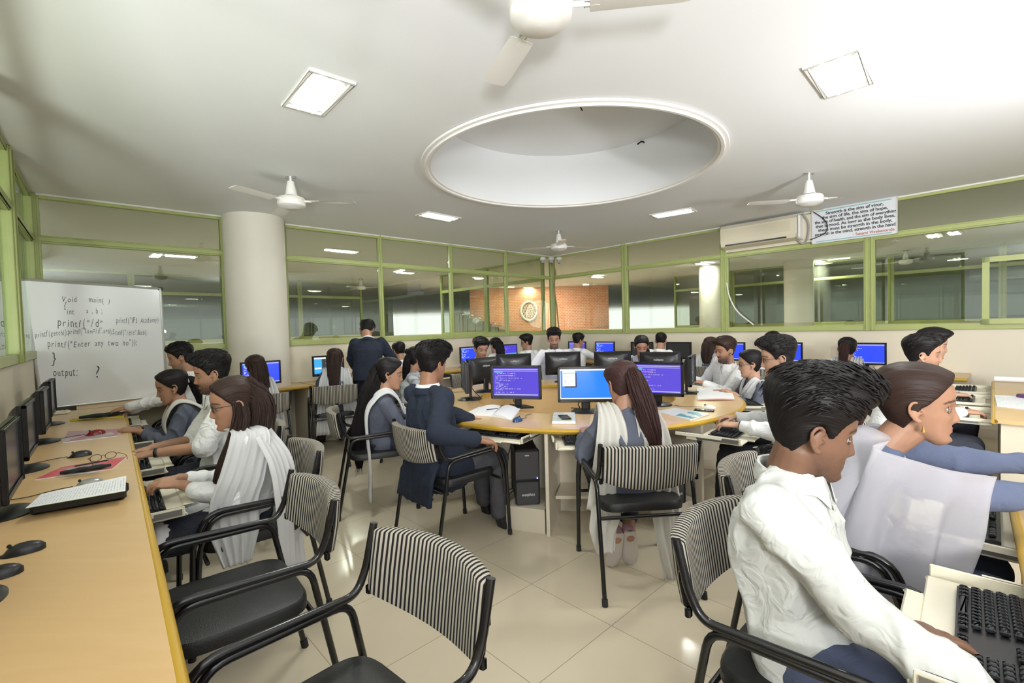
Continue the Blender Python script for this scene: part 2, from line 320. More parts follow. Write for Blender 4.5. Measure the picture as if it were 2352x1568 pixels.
def bay(a, b, out, zt=CEIL, zm=2.50, zb=SILL, left=True, right=True, parent_name=None, glass=M_GLASS, fr=.062, upper=True, m=None):
    """one glazed bay between two floor points: frame, transom and two panes"""
    m = m or M_GREEN; WN[0] += 1; a = np.array(a[:2]); b = np.array(b[:2]); d = b-a; L = np.linalg.norm(d); ang = math.atan2(d[1], d[0])
    root = bpy.data.objects.new('window_%d' % WN[0], None); COL.objects.link(root); root.location = (*a, 0); root.rotation_euler = (0, 0, ang); struct(root)
    f = MB(); dp = .06
    for z0, z1 in ((zb, zb+fr+.012), (zm-.04, zm+.04), (zt-fr*.8, zt)):
        if z0 < zm-.05 or z0 > zm or upper: f.box((L/2, 0, (z0+z1)/2), (L, dp, z1-z0), bev=.004)
    f.box((L/2, -.036 if out > 0 else .036, zm), (L, .012, .045), bev=.003)
    for k, x in ((left, fr/2), (right, L-fr/2)):
        if k:
            f.box((x, 0, (zb+zt)/2), (fr, dp+.012, zt-zb), bev=.004); f.box((x, -.04 if out > 0 else .04, (zb+zt)/2), (.022, .02, zt-zb), bev=.003)
    f.build('window_frame', m, root)
    g = MB(); g.box((L/2, 0, (zb+zm)/2), (L-.02, .006, zm-zb-.02)); g.build('pane', glass, root, smooth=False)
    if upper: g = MB(); g.box((L/2, 0, (zt+zm)/2), (L-.02, .006, zt-zm-.02)); g.build('pane', glass, root, smooth=False)
    return root
for s0, s1 in ((0, 1.42), (1.42, 2.77), (2.77, 4.15), (4.15, 5.60)): bay(WL(s1), WL(s0), 1, left=True, right=(s0 == 0))
bay(WL(8.03), WL(6.28), 1)
for t0, t1 in ((0, 1.87), (1.87, 3.75), (3.75, 5.65), (5.65, 7.52), (7.52, 9.4)): bay(WR(t0), WR(t1), 1, left=True, right=True)
for k in range(4): bay(LCN+LWD*(1.55*k+1.5), LCN+LWD*(1.55*k+.02), 1)
# small inner casement in the right-hand bay
cs = MB(); a = WR(6.71, .05)[:2]; b = WR(8.2, .05)[:2]
for z0, z1 in ((1.33, 1.39), (2.04, 2.10)): cs.quadbox(a, b, .04, z0, z1)
cs.quadbox(a, a+UR*.06, .04, 1.33, 2.10); struct(cs.build('window_30', M_GREEN))
# rough plaster strip between frame and ceiling
pl = MB()
for a, b in ((WL(0, .035), WL(5.6, .035)), (WL(6.3, .035), WL(8.03, .035)), (WR(0, .035), WR(9, .035))): pl.quadbox(a, b, .02, CEIL-.018, CEIL)
struct(pl.build('trim_2', mat('rough_plaster', (.8, .77, .72), .9, bump=.6, bscale=30)))
# rooms beyond the glass
lowwall('wall_far_left', WL(-9, -7.2), WL(11, -7.2)); lowwall('wall_far_right', WR(-8, -7), WR(14, -7))
lowwall('wall_far_back_left', WL(-3, -12.5), WL(13, -12.5), CEIL, mat('far_wall_paint', (.45, .46, .42), .7)); lowwall('wall_far_back_right', WR(-3.2, -13), WR(18, -13), CEIL, MATS['far_wall_paint'])
lowwall('wall_partition', WL(0, -.1), WL(0, -4.4), SILL); 
for k in range(6): bay(WL(1.0+1.9*k+1.9, -7.2), WL(1.0+1.9*k, -7.2), 1)
for k in range(7): bay(WR(-.8+1.9*k, -7), WR(-.8+1.9*k+1.9, -7), 1)
for k in range(2): bay(WL(0, -.25-2*k), WL(0, -2.25-2*k), 1)
fc = MB(); q = WR(3.1, -6.2); fc.lathe([(.34, 0), (.34, CEIL)], (q[0], q[1], 0), 40); struct(fc.build('wall_column_far', M_COLM))
fc = MB(); q = WR(1.35, -5.0); fc.lathe([(.34, 0), (.34, CEIL)], (q[0], q[1], 0), 40); struct(fc.build('wall_column_mid', M_COLM))
br = MB(); br.box((0, 0, 1.6), (5.4, .3, 3.2)); o = br.build('wall_brick', brick_mat(), smooth=False); o.location = (1.1, 18.5, 0); struct(o)
st = MB()
for i in range(7): st.box((-.2-.28*i*1.0, 17.6, 1.40+.11*i+.03-.055), (.30, .9, .05)); st.box((-.35-.28*i, 17.62, .7+.055*i), (.30, .8, 1.35+.11*i))
tag(st.build('staircase', mat('stair_stone', (.55, .52, .48), .6), smooth=False), 'grey stone staircase rising left against the orange brick wall', 'stairs')
em = MB(); q = ony(1215, 714, 18.3); em.tube([q+np.array([.30*math.cos(a), 0, .36*math.sin(a)]) for a in np.linspace(0, 2*PI, 40)], .04, 8, cap=False)
for k in np.linspace(-.2, .2, 5):
    for sg in (1, -1):
        em.tube([q+[k-.12*sg, 0, -.24], q+[k+.12*sg, 0, .24]], .012, 5)
tag(em.build('round_window_grille', M_WHITE), 'white oval lattice grille mounted on the orange brick wall', 'grille')
area('stairwell_daylight', (.6, 17.0, 2.94), (.6, 17.2, 0), 110, 3.0, (1, .98, .93), 'RECTANGLE', .8)
for (px, py) in ((415, 588), (790, 577), (930, 626), (1372, 636), (1612, 606), (2145, 541), (1880, 600), (1215, 660)):
    q = onz(px, py, CEIL-.01); FIX.append(((q[0], q[1]), 43))
NIN = 4
def ceiling_light(i, x, y, a, label):
    t = thing('ceiling_light', label, 'ceiling light', (x, y, CEIL), math.radians(a), 'recessed ceiling lights')
    f = MB(); w = .27; w2 = .125
    for sx, sy, lx, ly in ((0, w2, 2*w, .03), (0, -w2, 2*w, .03), (w, 0, .03, 2*w2+.03), (-w, 0, .03, 2*w2+.03)): f.box((sx, sy, -.006), (lx, ly, .016), bev=.003)
    f.build('frame', M_WHITE, t)
    l = MB(); l.box((0, 0, -.002), (.52, .23, .003)); l.build('reflector', mat('lamp_reflector', (.75, .76, .70), .25, metal=.6), t)
    for k in (-.045, .045):
        l = MB(); l.tube([(-.23, k, -.010), (.23, k, -.010)], .020, 8); l.build('tube_lamp', M_LAMP, t)
    l = MB()
    for k in np.linspace(-.22, .22, 14): l.box((k, 0, -.016), (.003, .22, .010))
    l.build('louvre', mat('louvre_metal', (.8, .82, .76), .3, metal=.3), t)
labs = ['bright square ceiling light near the left front, above the whiteboard side', 'bright square ceiling light at the upper right of the room', 'square ceiling light left of the far edge of the round recess', 'square ceiling light right of the far edge of the round recess',
 'ceiling light seen through the glass right of the whiteboard top', 'ceiling light seen through the upper glass beside the round column', 'ceiling light seen through the glass above the standing man', 'ceiling light seen through the glass just right of the room corner',
 'ceiling light seen through the glass left of the air conditioner', 'ceiling light seen through the glass under the quotation sign right end', 'ceiling light seen through the glass under the quotation sign left end', 'ceiling light seen through the glass just left of the room corner']
for i, ((x, y), a) in enumerate(FIX): ceiling_light(i, x, y, a, labs[i])
for (x, y), a in FIX[NIN:]: area('next_room_lamp', (x, y, 2.93), (x, y, 0), 34, .3, (.98, 1, .95), 'SQUARE')
# ceiling fans
def fan(x, y, drop, rots, label, r=.60):
    t = thing('ceiling_fan', label, 'ceiling fan', (x, y, CEIL-drop), 0, 'white ceiling fans')
    m = MB(); m.lathe([(.001, -.075), (.07, -.072), (.085, -.062), (.105, -.06), (.125, -.045), (.13, -.02), (.125, 0), (.132, .008), (.12, .03), (.06, .045), (.001, .046)], n=36); m.build('motor_housing', M_WHITE, t)
    m = MB(); m.lathe([(.058, .05), (.05, .10), (.036, .17), (.03, .19), (.012, .195)], n=24); m.lathe([(.066, .048), (.064, .056), (.05, .056)], n=24); m.build('canopy', M_WHITE, t)
    m = MB(); m.tube([(0, 0, .18), (0, 0, drop)], .012, 10); m.build('rod', M_WHITE, t)
    m = MB(); m.tube([(-.05, 0, drop-.01), (.05, 0, drop-.01)], .008, 8); m.build('ceiling_hook', M_STEEL, t)
    for a in rots:
        a = math.radians(a); b = MB(); G = []
        for k, u in enumerate(np.linspace(.20, r, 9)):
            w = .055+.012*k/8 if k < 8 else .058; tw = .16-.1*k/8; row = []
            for v, th in ((-1, 0), (-.5, .004), (.5, .004), (1, 0), (.5, -.002), (-.5, -.002)):
                yy = v*w; zz = yy*math.sin(tw)+th-.012; row.append((u*math.cos(a)-yy*math.sin(a), u*math.sin(a)+yy*math.cos(a), zz))
            G.append(row)
        b.loft(G); bl = b.build('blade', M_WHITE, t)
        b = MB(); b.tube([(.11*math.cos(a), .11*math.sin(a), 0), (.24*math.cos(a), .24*math.sin(a), -.006)], .010, 8); b.box((.22*math.cos(a), .22*math.sin(a), -.004), (.09, .05, .006), rz=a, bev=.002); b.build('blade_bracket', M_WHITE, bl)
fan(.155, 1.97, .22, (111, 231, -9), 'large white ceiling fan directly overhead at the top edge', .6)
q = onz(667, 405, CEIL); fan(q[0], q[1], .24, (5, 128, 245), 'white ceiling fan hanging near the round column')
q = onz(1858, 397, CEIL); fan(q[0], q[1], .27, (50, 172, 292+60), 'white ceiling fan hanging in front of the quotation sign')
q = onz(1283, 529, CEIL); fan(q[0], q[1], .25, (15, 165, 270), 'small far white ceiling fan above the security cameras')
q = onz(2080, 575, CEIL); fan(q[0], q[1], .25, (15, 135, 250), 'white ceiling fan seen through the right-hand glass')
q = onz(828, 640, CEIL); fan(q[0], q[1], .25, (15, 135, 250), 'white ceiling fan seen through the left glass beside the standing man')
# air conditioner on the right-hand wall
ac = thing('air_conditioner', 'cream wall air conditioner mounted under the ceiling on the right glazing', 'air conditioner', WR(3.80, .04, 2.58), math.atan2(UR[1], UR[0]))
b = MB(); PR = [(0, 0), (.0, .33), (.20, .34), (.235, .30), (.235, .10), (.20, .03), (.12, 0)]
b.loft([[(x, -y-.0, z) for y, z in PR] for x in (0, .02, 1.06, 1.08)]); b.build('casing', mat('aged_cream_plastic', (.72, .66, .50), .4), ac, sharp=30)
b = MB(); b.box((.50, -.237, .2), (.98, .004, .15)); b.build('front_panel', mat('aged_panel', (.66, .60, .44), .4), ac)
b = MB(); b.box((.5, -.20, .045), (.86, .05, .02)); b.build('air_outlet', M_PLASTIC, ac)
b = MB(); b.box((1.085, -.12, .17), (.05, .25, .33), bev=.02); b.build('end_cap', M_WHITE, ac)
bo = MB(); bo.quadbox(WR(3.8, .06), WR(5.0, .06), .02, 2.54, 2.93); tag(bo.build('mounting_board', mat('board_cream', (.72, .66, .53), .6), smooth=False), 'cream backing board behind the air conditioner', 'board')
# quotation sign
sg = thing('quotation_sign', 'white printed quotation sign with black text hung beside the air conditioner', 'sign', WR(5.0, .07, 2.50), math.atan2(UR[1], UR[0]))
b = MB(); b.box((.475, 0, .235), (.95, .014, .47)); b.build('panel', mat('sign_white', (.76, .78, .80), .35), sg)
b = MB()
for x, z, w, h in ((.475, .463, .95, .014), (.475, .007, .95, .014), (.943, .235, .014, .47), (.007, .235, .014, .47)): b.box((x, -.006, z), (w, .014, h))
b.build('frame', mat('pale_frame', (.7, .7, .68), .4), sg)
for z_ in (.445, .025): b = MB(); b.box((.47, -.0085, z_), (.84, .002, .012)); b.build('border_band', mat('teal_print', (.25, .5, .52), .5), sg)
LN = ['Strength is the sign of vigor,', 'the sign of life, the sign of hope,', 'the sign of health, and the sign of everything', 'that is good. As long as the body lives,', 'there must be strength in the body,', 'strength in the mind, strength in the hand.']
for i, l in enumerate(LN):
    v, f = text_mesh(l, .058, .0012, 0, 'CENTER', .98); wx = v[:, 0].max()-v[:, 0].min(); k = min(1, .90/wx); v = v*[k, 1, 1]; b = MB(); b.add(np.stack([v[:, 0]+.49, -.010-v[:, 2], v[:, 1]+.385-.056*i], 1), f); b.build('text_line', mat('print_black', (.03, .03, .035), .6), sg, smooth=False)
v, f = text_mesh('- Swami Vivekananda', .052, .0006); b = MB(); b.add(np.stack([v[:, 0]+.70, -.010-v[:, 2], v[:, 1]+.045], 1), f); b.build('signature_line', mat('print_red', (.55, .12, .10), .6), sg, smooth=False)
b = MB(); w0 = WR(4.98, .10, 2.9); b.tube([WR(4.9, .12, 2.95), WR(4.97, .11, 2.80), WR(4.96, .11, 2.6), WR(4.9, .10, 2.52), WR(4.82, .12, 2.6)], .012, 8, sm=6); tag(b.build('drain_pipe', mat('grey_pipe', (.35, .33, .30), .6)), 'grey insulated pipe running between the air conditioner and the quotation sign', 'pipe')
b = MB(); b.tube([WR(5.03, .11, 2.95), WR(5.15, .11, 2.83), WR(5.2, .11, 2.72), WR(5.16, .11, 2.62), WR(4.99, .11, 2.56)], .006, 6, sm=8); tag(b.build('power_cable', M_RUB), 'black cable drooping across the left end of the quotation sign', 'cable')
b = MB(); b.tube([WR(3.80, .05, 2.06), WR(3.84, .06, 1.85), WR(3.96, .06, 1.6), WR(4.2, .06, 1.38)], .010, 8, sm=6); tag(b.build('drain_hose', M_WHITE), 'thin white hose hanging down the glass below the air conditioner', 'hose')
b = MB(); b.tube([WR(.1, .12, 2.85), WR(.2, .10, 2.6), WR(.14, .10, 2.3), WR(.2, .10, 1.9), WR(.25, .10, 1.35)], .016, 8, sm=6); tag(b.build('cable_conduit', mat('rusty_conduit', (.35, .24, .10), .8, var=.3, vscale=14)), 'rusty brown conduit running down the glass beside the corner post', 'pipe')
for k, (px, lb) in enumerate(((1247, 'leftmost of three small white dome security cameras in the room corner'), (1266, 'middle of three small white dome security cameras in the room corner'), (1284, 'rightmost of three small white dome security cameras in the room corner'))):
    q = ony(px, 597, 9.95); t = thing('security_camera', lb, 'security camera', q, 0, 'corner security cameras')
    b = MB(); b.box((0, .04, .03), (.11, .14, .09), bev=.02); b.build('housing', M_WHITE, t); b = MB(); b.lathe([(.001, -.07), (.03, -.06), (.045, -.03), (.05, 0), (.001, .01)], n=20); b.build('dome', mat('dome_grey', (.45, .45, .43), .3), t)
    b = MB(); b.lathe([(.001, -.078), (.016, -.074), (.02, -.062), (.001, -.06)], n=14); b.build('lens', M_PLASTIC, t)
# white board with writing
BQ = {'bl': onz(98, 938, .762), 'br': ony(384, 907, 5.50), 'tl': ony(51, 641, 4.60), 'tr': ony(368, 663, 5.42)}
wn = np.cross(BQ['br']-BQ['bl'], BQ['tl']-BQ['bl']); wn /= np.linalg.norm(wn); wn = wn if wn[1] < 0 else -wn
def bp(u, v, o=0): return (BQ['bl']*(1-u)+BQ['br']*u)*(1-v)+(BQ['tl']*(1-u)+BQ['tr']*u)*v+wn*o
wb = thing('whiteboard', 'large whiteboard with handwritten code leaning on the desk in the left corner', 'whiteboard', bp(.5, 0)); inv = np.array(bp(.5, 0))
b = MB(); b.grid([[bp(u, v, 0)-inv for v in np.linspace(0, 1, 6)] for u in np.linspace(0, 1, 6)]); G = [[bp(u, v, -.014)-inv for v in np.linspace(0, 1, 6)] for u in np.linspace(0, 1, 6)]; b.grid(G); b.build('board_surface', mat('board_white', (.90, .91, .91), .12, spec=.5), wb, smooth=False)
b = MB()
for p0, p1 in (((0, 0), (1, 0)), ((1, 0), (1, 1)), ((1, 1), (0, 1)), ((0, 1), (0, 0))): b.tube([bp(*p0)-inv, bp(*p1)-inv], .013, 8)
b.build('aluminium_frame', mat('aluminium', (.62, .62, .60), .35, metal=.7), wb)
b = MB(); 
for p0 in ((0, 1), (1, 1)): b.box(bp(*p0)-inv, (.045, .035, .04), rz=.6, bev=.008)
b.build('corner_cap', M_PLASTIC, wb)
def hand(txt, u, v, hu, hv, sp=1.0, seed=0, uend=None):
    """handwriting: every letter of its own size, slant and height"""
    if uend: hu0 = hu; tot = sum(.62 if c == ' ' else .60 for c in txt)*hu; sp = (uend-u)/tot
    r = random.Random(seed); x = u; b = MB()
    for ch in txt:
        if ch == ' ': x += hu*.62*sp; continue
        vv, f = text_mesh(ch, 1, -.004, r.uniform(.05, .35), 'LEFT', 1, 0); w = vv[:, 0].max(); sy = r.uniform(.85, 1.15); P = [bp(x+hu*a*min(1.1, sp)*.95, v+hv*c*sy+r.uniform(-.002, .002)*0, .002)-inv for a, c, _ in vv]
        b.add(P, f); x += hu*(w*.95+.10)*sp
        v += r.uniform(-.003, .003)
    b.build('handwriting', M_INK, wb, smooth=False)
S = 1829.; T = 1568.
for k, (t_, px, py, sz, pe) in enumerate((('Void', 425, 270, 80, 605), ('main( )', 735, 270, 82, 1035), ('{', 450, 345, 85, 0), ('int', 490, 420, 85, 605), ('a , b ;', 710, 405, 90, 950), ('printf("/d"', 385, 560, 120, 985), ('printf("IPS Academy)', 1070, 525, 90, 1690),
  ('printf(getch(),printf("Sum=/d",a+b),Scanf("/d/d",&a,b);', 150, 700, 84, 1700), ('printf("Enter any two no"));', 285, 815, 96, 1455), ('}', 330, 1010, 160, 0), ('output: ', 350, 1170, 125, 720), ('?', 815, 1190, 190, 0))):
    X = 50+px/5.226; Y = 640+py/5.226; tt = (Y-(640+(X-51)*.069))/((938-(X-98)*.108)-(640+(X-51)*.069)); xl = 51+(98-51)*tt; xr = 368+(384-368)*tt
    hand(t_, (X-xl)/(xr-xl), 1-tt, sz/5.226/(xr-xl), sz*1.12/5.226/285, 1, k, ((50+pe/5.226)-xl)/(xr-xl) if pe else None)
# ------------------------------------------------------------------ desks
TZ = .75
def slab(name, P, z0, z1, m, parent, edge=None, edge_pts=None):
    b = MB(); b.prism(P, z0, z1); o = b.build(name, m, parent, smooth=False)
    return o
def run_desk(name, label, P0, d, n, L, depth, panels, lo=0, foot=True):
    """straight counter: P0 front corner, d along the front edge, n away from the sitter's side"""
    P0 = np.array(P0[:2], float); t = thing(name, label, 'desk', (*P0, 0)); o = np.zeros(2)
    b = MB(); b.prism([o, o+d*L, o+d*L+n*depth, o+n*depth] if np.cross(d, n) > 0 else [o, o+n*depth, o+d*L+n*depth, o+d*L], TZ-.028, TZ); b.build('desktop', M_WOOD, t, smooth=False)
    b = MB(); b.tube([(*(o-n*.0+d*.0), TZ-.016), (*(o+d*L), TZ-.016)], .0175, 12); b.build('edge_strip', M_EDGE, t)
    b = MB(); b.quadbox(o+n*(depth-.05), o+n*(depth-.05)+d*L, .02, .0, TZ-.03); b.build('modesty_panel', M_CREAM, t, smooth=False)
    for s in panels: b = MB(); b.quadbox(o+d*s+n*.03, o+d*s+n*(depth-.06), .022, 0, TZ-.029); b.build('side_panel', M_CREAM, t, smooth=False)
    if foot:
        for s in panels[:-1]: b = MB(); b.quadbox(o+d*(s+.04)+n*.30, o+d*(s+.34)+n*.30, .38, 0, .16); b.build('cpu_plinth', M_CREAM, t, smooth=False)
    return t
ldo = np.array([-3.29, 3.97])-DL*5.3
run_desk('computer_desk', 'long maple computer counter along the left wall in the foreground', ldo, DL, -DN, 6.45, .64, [.3+.88*k for k in range(8)])
e0 = WL(7.85, .62)[:2]
run_desk('computer_desk', 'maple computer counter along the back left wall from the column to the corner', WL(5.45, .60), -UL, -NL, 4.85, .595, [.02+.95*k for k in range(6)])
run_desk('computer_desk', 'short maple return counter under the whiteboard in the left corner', WL(5.47, .62), UL, -NL, 2.3, .615, [.05, 1.2, 2.2], foot=False)
run_desk('computer_desk', 'maple computer counter along the back right wall', WR(.62, .70), UR, -NR, 6.0, .695, [.0+.95*k for k in range(7)])
RD = np.array([.715, .699]); RN = np.array([.699, -.715]); RD2 = np.array([.698, .716]); RN2 = np.array([.716, -.698])
run_desk('computer_desk', 'maple computer counter running out from the right wall at the right edge', onz(2284, 962, .75), RD, RN, 2.5, .8, [.03, .85, 1.67, 2.45], foot=False)
run_desk('computer_desk', 'nearest maple computer counter at the far right edge beside the seated pair', onz(2320, 1112, .75)-np.array([*RD2*1.75, 0]), RD2, RN2, 1.75, .8, [.03, .85, 1.70], foot=False)
# round table
TC = np.array([.60, 4.64]); RO = 1.52; RI = .95
rt = thing('round_computer_table', 'large ring-shaped maple computer table with mustard edge in the middle of the room', 'table', (*TC, 0))
def ring_part(name, prof, m, n=120): b = MB(); b.lathe(prof, n=n); return b.build(name, m, rt, sharp=35)
ring_part('tabletop', [(RO-.012, TZ-.030), (RI, TZ-.030), (RI, TZ), (RO-.012, TZ), (RO-.012, TZ-.03)], M_WOOD)
ring_part('edge_strip', [(RO-.012, TZ-.034), (RO-.004, TZ-.034), (RO+.004, TZ-.026), (RO+.008, TZ-.016), (RO+.004, TZ-.006), (RO-.004, TZ+.0005), (RO-.012, TZ+.0005)], M_EDGE)
ring_part('inner_edge_strip', [(RI+.002, TZ-.034), (RI-.012, TZ-.03), (RI-.014, TZ-.006), (RI+.002, TZ+.001)], M_EDGE)
ring_part('inner_fascia', [(RI+.03, 0), (RI+.03, TZ-.03), (RI+.05, TZ-.03), (RI+.05, 0)], M_WOOD)
ring_part('knee_panel', [(RI+.052, 0), (RI+.052, TZ-.031), (RI+.07, TZ-.031), (RI+.07, 0)], M_CREAM)
for k in range(8):
    a = math.radians(-105+45*k); dv = np.array([math.cos(a), math.sin(a)]); b = MB(); b.quadbox(dv*(RI+.07), dv*(RO-.03), .024, 0, TZ-.031); b.build('radial_panel', M_CREAM, rt, smooth=False)
    a2 = a-math.radians(11); pts = [(np.array([math.cos(q), math.sin(q)])*r) for q, r in ((a-.26, RI+.08), (a-.02, RI+.08), (a-.02, RO-.06), (a-.22, RO-.06))]
    b = MB(); b.prism(pts, 0, .15); b.prism([p*1.003 for p in pts], .151, .17); b.build('cpu_plinth', M_CREAM, rt, smooth=False)
    pts = [(np.array([math.cos(q), math.sin(q)])*r) for q, r in ((a+.02, RI+.08), (a+.42, RI+.08), (a+.36, RO-.2), (a+.02, RO-.2))]
    b = MB(); b.prism(pts, .20, .222); b.build('shelf', M_CREAM, rt, smooth=False)
# ------------------------------------------------------------------ monitors
def logo_v(s): return text_mesh('we\u03c6lon', s, .0006, .35)
def monitor(kind='plain', w=.445, h=.285, square=False, name='monitor'):
    t = thing(name, 'x', 'monitor'); z0 = .085; zc = z0+h/2
    b = MB(); bz = .020
    for x, z, lx, lz in ((0, h/2-bz/2, w, bz), (0, -h/2+bz*.6, w, bz*1.25), (w/2-bz/2, 0, bz, h), (-w/2+bz/2, 0, bz, h)): b.box((x, .030, zc+z), (lx, .022, lz), bev=.004)
    G = []
    for y, k in ((.022, 1), (.004, .995), (-.012, .90), (-.030, .72), (-.042, .50), (-.044, .02)):
        G.append([(x*w/2*k, y, zc+z*h/2*(k if k > .9 else k*.98)) for x, z in ((-1, -1), (-.4, -1), (.4, -1), (1, -1), (1, -.4), (1, .4), (1, 1), (.4, 1), (-.4, 1), (-1, 1), (-1, .4), (-1, -.4))])
    b.loft(G); b.build('case', M_GPLASTIC if square else M_PLASTIC, t)
    b = MB(); b.box((0, .026, zc), (w-.03, .004, h-.03)); sc = w/2-bz; sz = h/2-bz*1.05
    m2 = MB(); m2.add([(-sc, .0295, zc-sz), (sc, .0295, zc-sz), (sc, .0295, zc+sz), (-sc, .0295, zc+sz)], [(0, 3, 2, 1)], [(1, 0), (0, 0), (0, 1), (1, 1)])
    m2.build('screen', M_SCR[kind], t, smooth=False)
    b = MB(); b.box((0, -.03, .09), (.07 if not square else .06, .022, .17), bev=.006); b.build('neck', M_PLASTIC, t)
    b = MB()
    if square: b.prism([(-.14, -.03), (-.03, -.12), (.16, -.05), (.05, .08)], 0, .014)
    else: b.lathe([(.001, 0), (.118, 0), (.118, .006), (.105, .013), (.045, .022), (.001, .024)], (0, -.02, 0), 36)
    b.build('base', M_PLASTIC, t)
    v, f = logo_v(.034); b = MB(); b.add(np.stack([-v[:, 0], -.0455-v[:, 2], v[:, 1]+zc+h*.17], 1), f); b.build('logo', M_DOT, t, smooth=False)
    b = MB(); b.tube([(.03, -.05, .1), (.06, -.09, .05), (.05, -.13, .01), (.12, -.16, .006)], .004, 6, sm=5); b.build('cable', M_RUB, t)
    return t
PROTO = {}
def put_monitor(kind, xy, face, label, group, square=False, z=TZ):
    key = (kind, square)
    if key not in PROTO:
        PROTO[key] = monitor(kind, square=square); o = PROTO[key]; o.location = (xy[0], xy[1], z); o.rotation_euler = (0, 0, yaw(face)); o['label'] = label; o['group'] = group; return o
    return dup(PROTO[key], (xy[0], xy[1], z), yaw(face), label, group)
LB = [(-1.49, 1.22), (-2.07, 1.88), (-2.65, 2.52), (-3.23, 3.19), (-3.84, 3.86)]
for (x, y), l in zip(LB, ('black monitor at the very left edge whose round base alone shows', 'black monitor cut by the left edge beside the tilted papers', 'tall-looking black monitor on the left counter, second from the near end', 'black monitor on the left counter, third from the near end', 'farthest black monitor on the left counter in front of the whiteboard')):
    put_monitor('dark', (x, y), DN, l, 'monitors on the left counter')
for s, k, l in ((5.14, 'desktop', 'wide monitor showing a light window in front of the girl beside the column'), (3.52, 'split', 'monitor with blue and teal screen just left of the girl with the hair bun'), (2.60, 'plain', 'monitor with blue screen above the empty chair on the back left counter'), (1.66, 'split', 'monitor with blue and teal screen behind the two heads left of centre')):
    q = WL(s, .30); put_monitor(k, q, NL, l, 'monitors on the back left counter')
for tt, k, l in ((.92, 'ide', 'monitor beside the seated man nearest the room corner'), (1.60, 'plain', 'blue monitor just right of the corner seat on the back counter'), (2.40, 'dark', 'dark-screened monitor between the front-facing girl and the back counter man'), (3.10, 'dark', 'wide dark-screened monitor right of the short-haired man at the back counter'), (3.95, 'plain', 'blue monitor behind the man reading at the ring table'), (4.72, 'plain', 'blue monitor between two dark-haired heads on the back right counter'), (5.65, 'plain', 'bright blue monitor in front of the ponytailed girl on the right')):
    q = WR(tt, .30); put_monitor(k, q, NR, l, 'monitors on the back right counter')
def ringpt(ang, r): a = math.radians(ang); return TC+np.array([math.cos(a), math.sin(a)])*r
def ring_mon(kind, xy, face, label, square=False): return put_monitor(kind, xy, face, label, 'monitors on the ring table', square)
ring_mon('ide', (.03, 4.02), (-.30, -.95), 'square-based monitor with purple code screen behind the open notebook', True)
ring_mon('blue', (.58, 3.76), (-.12, -.99), 'monitor with bright blue screen and pale menu in front of the long-haired girl')
ring_mon('ide', (1.22, 3.98), (-.50, -.87), 'monitor with dim purple screen right of the long-haired girl')
ring_mon('dark', (1.74, 4.62), (.85, -.42), 'side-on monitor turned to the bespectacled students on the ring table')
ring_mon('dark', (-.45, 4.60), (-.93, -.18), 'side-on monitor turned to the man in the navy suit')
ring_mon('plain', (-.32, 5.16), (-.75, .66), 'monitor seen from behind at the left of the ring table')
ring_mon('plain', (.02, 5.72), (-.30, .95), 'monitor seen from behind left of the bearded man facing the camera')
ring_mon('plain', (.63, 5.86), (-.02, 1), 'monitor seen from behind in front of the bearded man facing the camera')
ring_mon('plain', (1.22, 5.72), (.10, .99), 'monitor seen from behind just above the long-haired girl')
ring_mon('plain', (1.66, 5.30), (.45, .89), 'monitor seen from behind at the right of the ring table')
# ------------------------------------------------------------------ keyboards on pull-out trays, mice
def tray(name='keyboard_tray'):
    t = thing(name, 'x', 'keyboard tray'); b = MB(); b.box((0, 0, 0), (.56, .30, .014), bev=.004); b.box((0, -.165, .003), (.30, .05, .012), bev=.005); b.build('tray_board', M_IVORY, t)
    for s in (-1, 1):
        b = MB(); b.box((s*.286, .03, .018), (.012, .34, .045), bev=.003); b.box((s*.296, .12, .03), (.010, .30, .02)); r = b.build('side_rail', M_IVORY, t)
        b = MB(); b.box((s*.2935, .0, .018), (.002, .26, .026)); b.build('steel_runner', M_STEEL, r)
    return t
def keyboard():
    t = thing('keyboard', 'x', 'keyboard'); b = MB(); b.loft([[(x*.228, y, z) for y, z in ((-.078, .001), (-.08, .012), (.07, .026), (.078, .024), (.078, .001))] for x in (-1, -.99, .99, 1)]); b.build('base', M_PLASTIC, t)
    b = MB(); b2 = MB()
    for r in range(6):
        y = -.066+.0235*r+(0.006 if r == 5 else 0); z = .0145+.0022*r; x = -.215
        ws = [.018]*11+[.030] if r else [.024, .02, .024, .105, .024, .02, .024, .0]
        for w in ws:
            if w: b.box((x+w/2, y, z+.006), (w-.0035, .0185, .012), bev=.003)
            x += w
        if r in (0, 4, 5):
            for k in range(3): b.box((.072+.0185*k, y, z+.006), (.0155, .0185, .012), bev=.003)
        for k in range(4): b2.box((.142+.0185*k, y, z+.006), (.0155, .0185, .012), bev=.003)
    b.build('keys', M_KEYS, t); b2.build('number_keys', M_KEYS, t); return t
def mouse(name, m=M_PLASTIC, m2=None):
    t = thing('computer_mouse', 'x', 'mouse'); G = []
    for k in np.linspace(-1, 1, 12):
        w = .030*math.sqrt(max(.02, 1-abs(k)**2.6)); h = .034*(max(.03, 1-abs(k+.15)**2.4 if abs(k+.15) < 1 else .03))**.6; G.append([(w*math.cos(a), k*.055, max(0, h*math.sin(a))) for a in np.linspace(0, 2*PI, 16, endpoint=False)])
    b = MB(); b.loft(G); b.build('shell', m, t); b = MB(); b.tube([(-.003, .03, .03), (.003, .03, .03)], .006, 12); b.build('scroll_wheel', M_RUB, t)
    b = MB(); b.tube([(0, .054, .008), (.01, .12, .004), (-.03, .2, .004), (-.02, .28, .004)], .002, 6, sm=6); b.build('cable', M_RUB, t); return t
TR = tray(); KB = keyboard(); fst = {'t': 1, 'k': 1, 'm': 1}
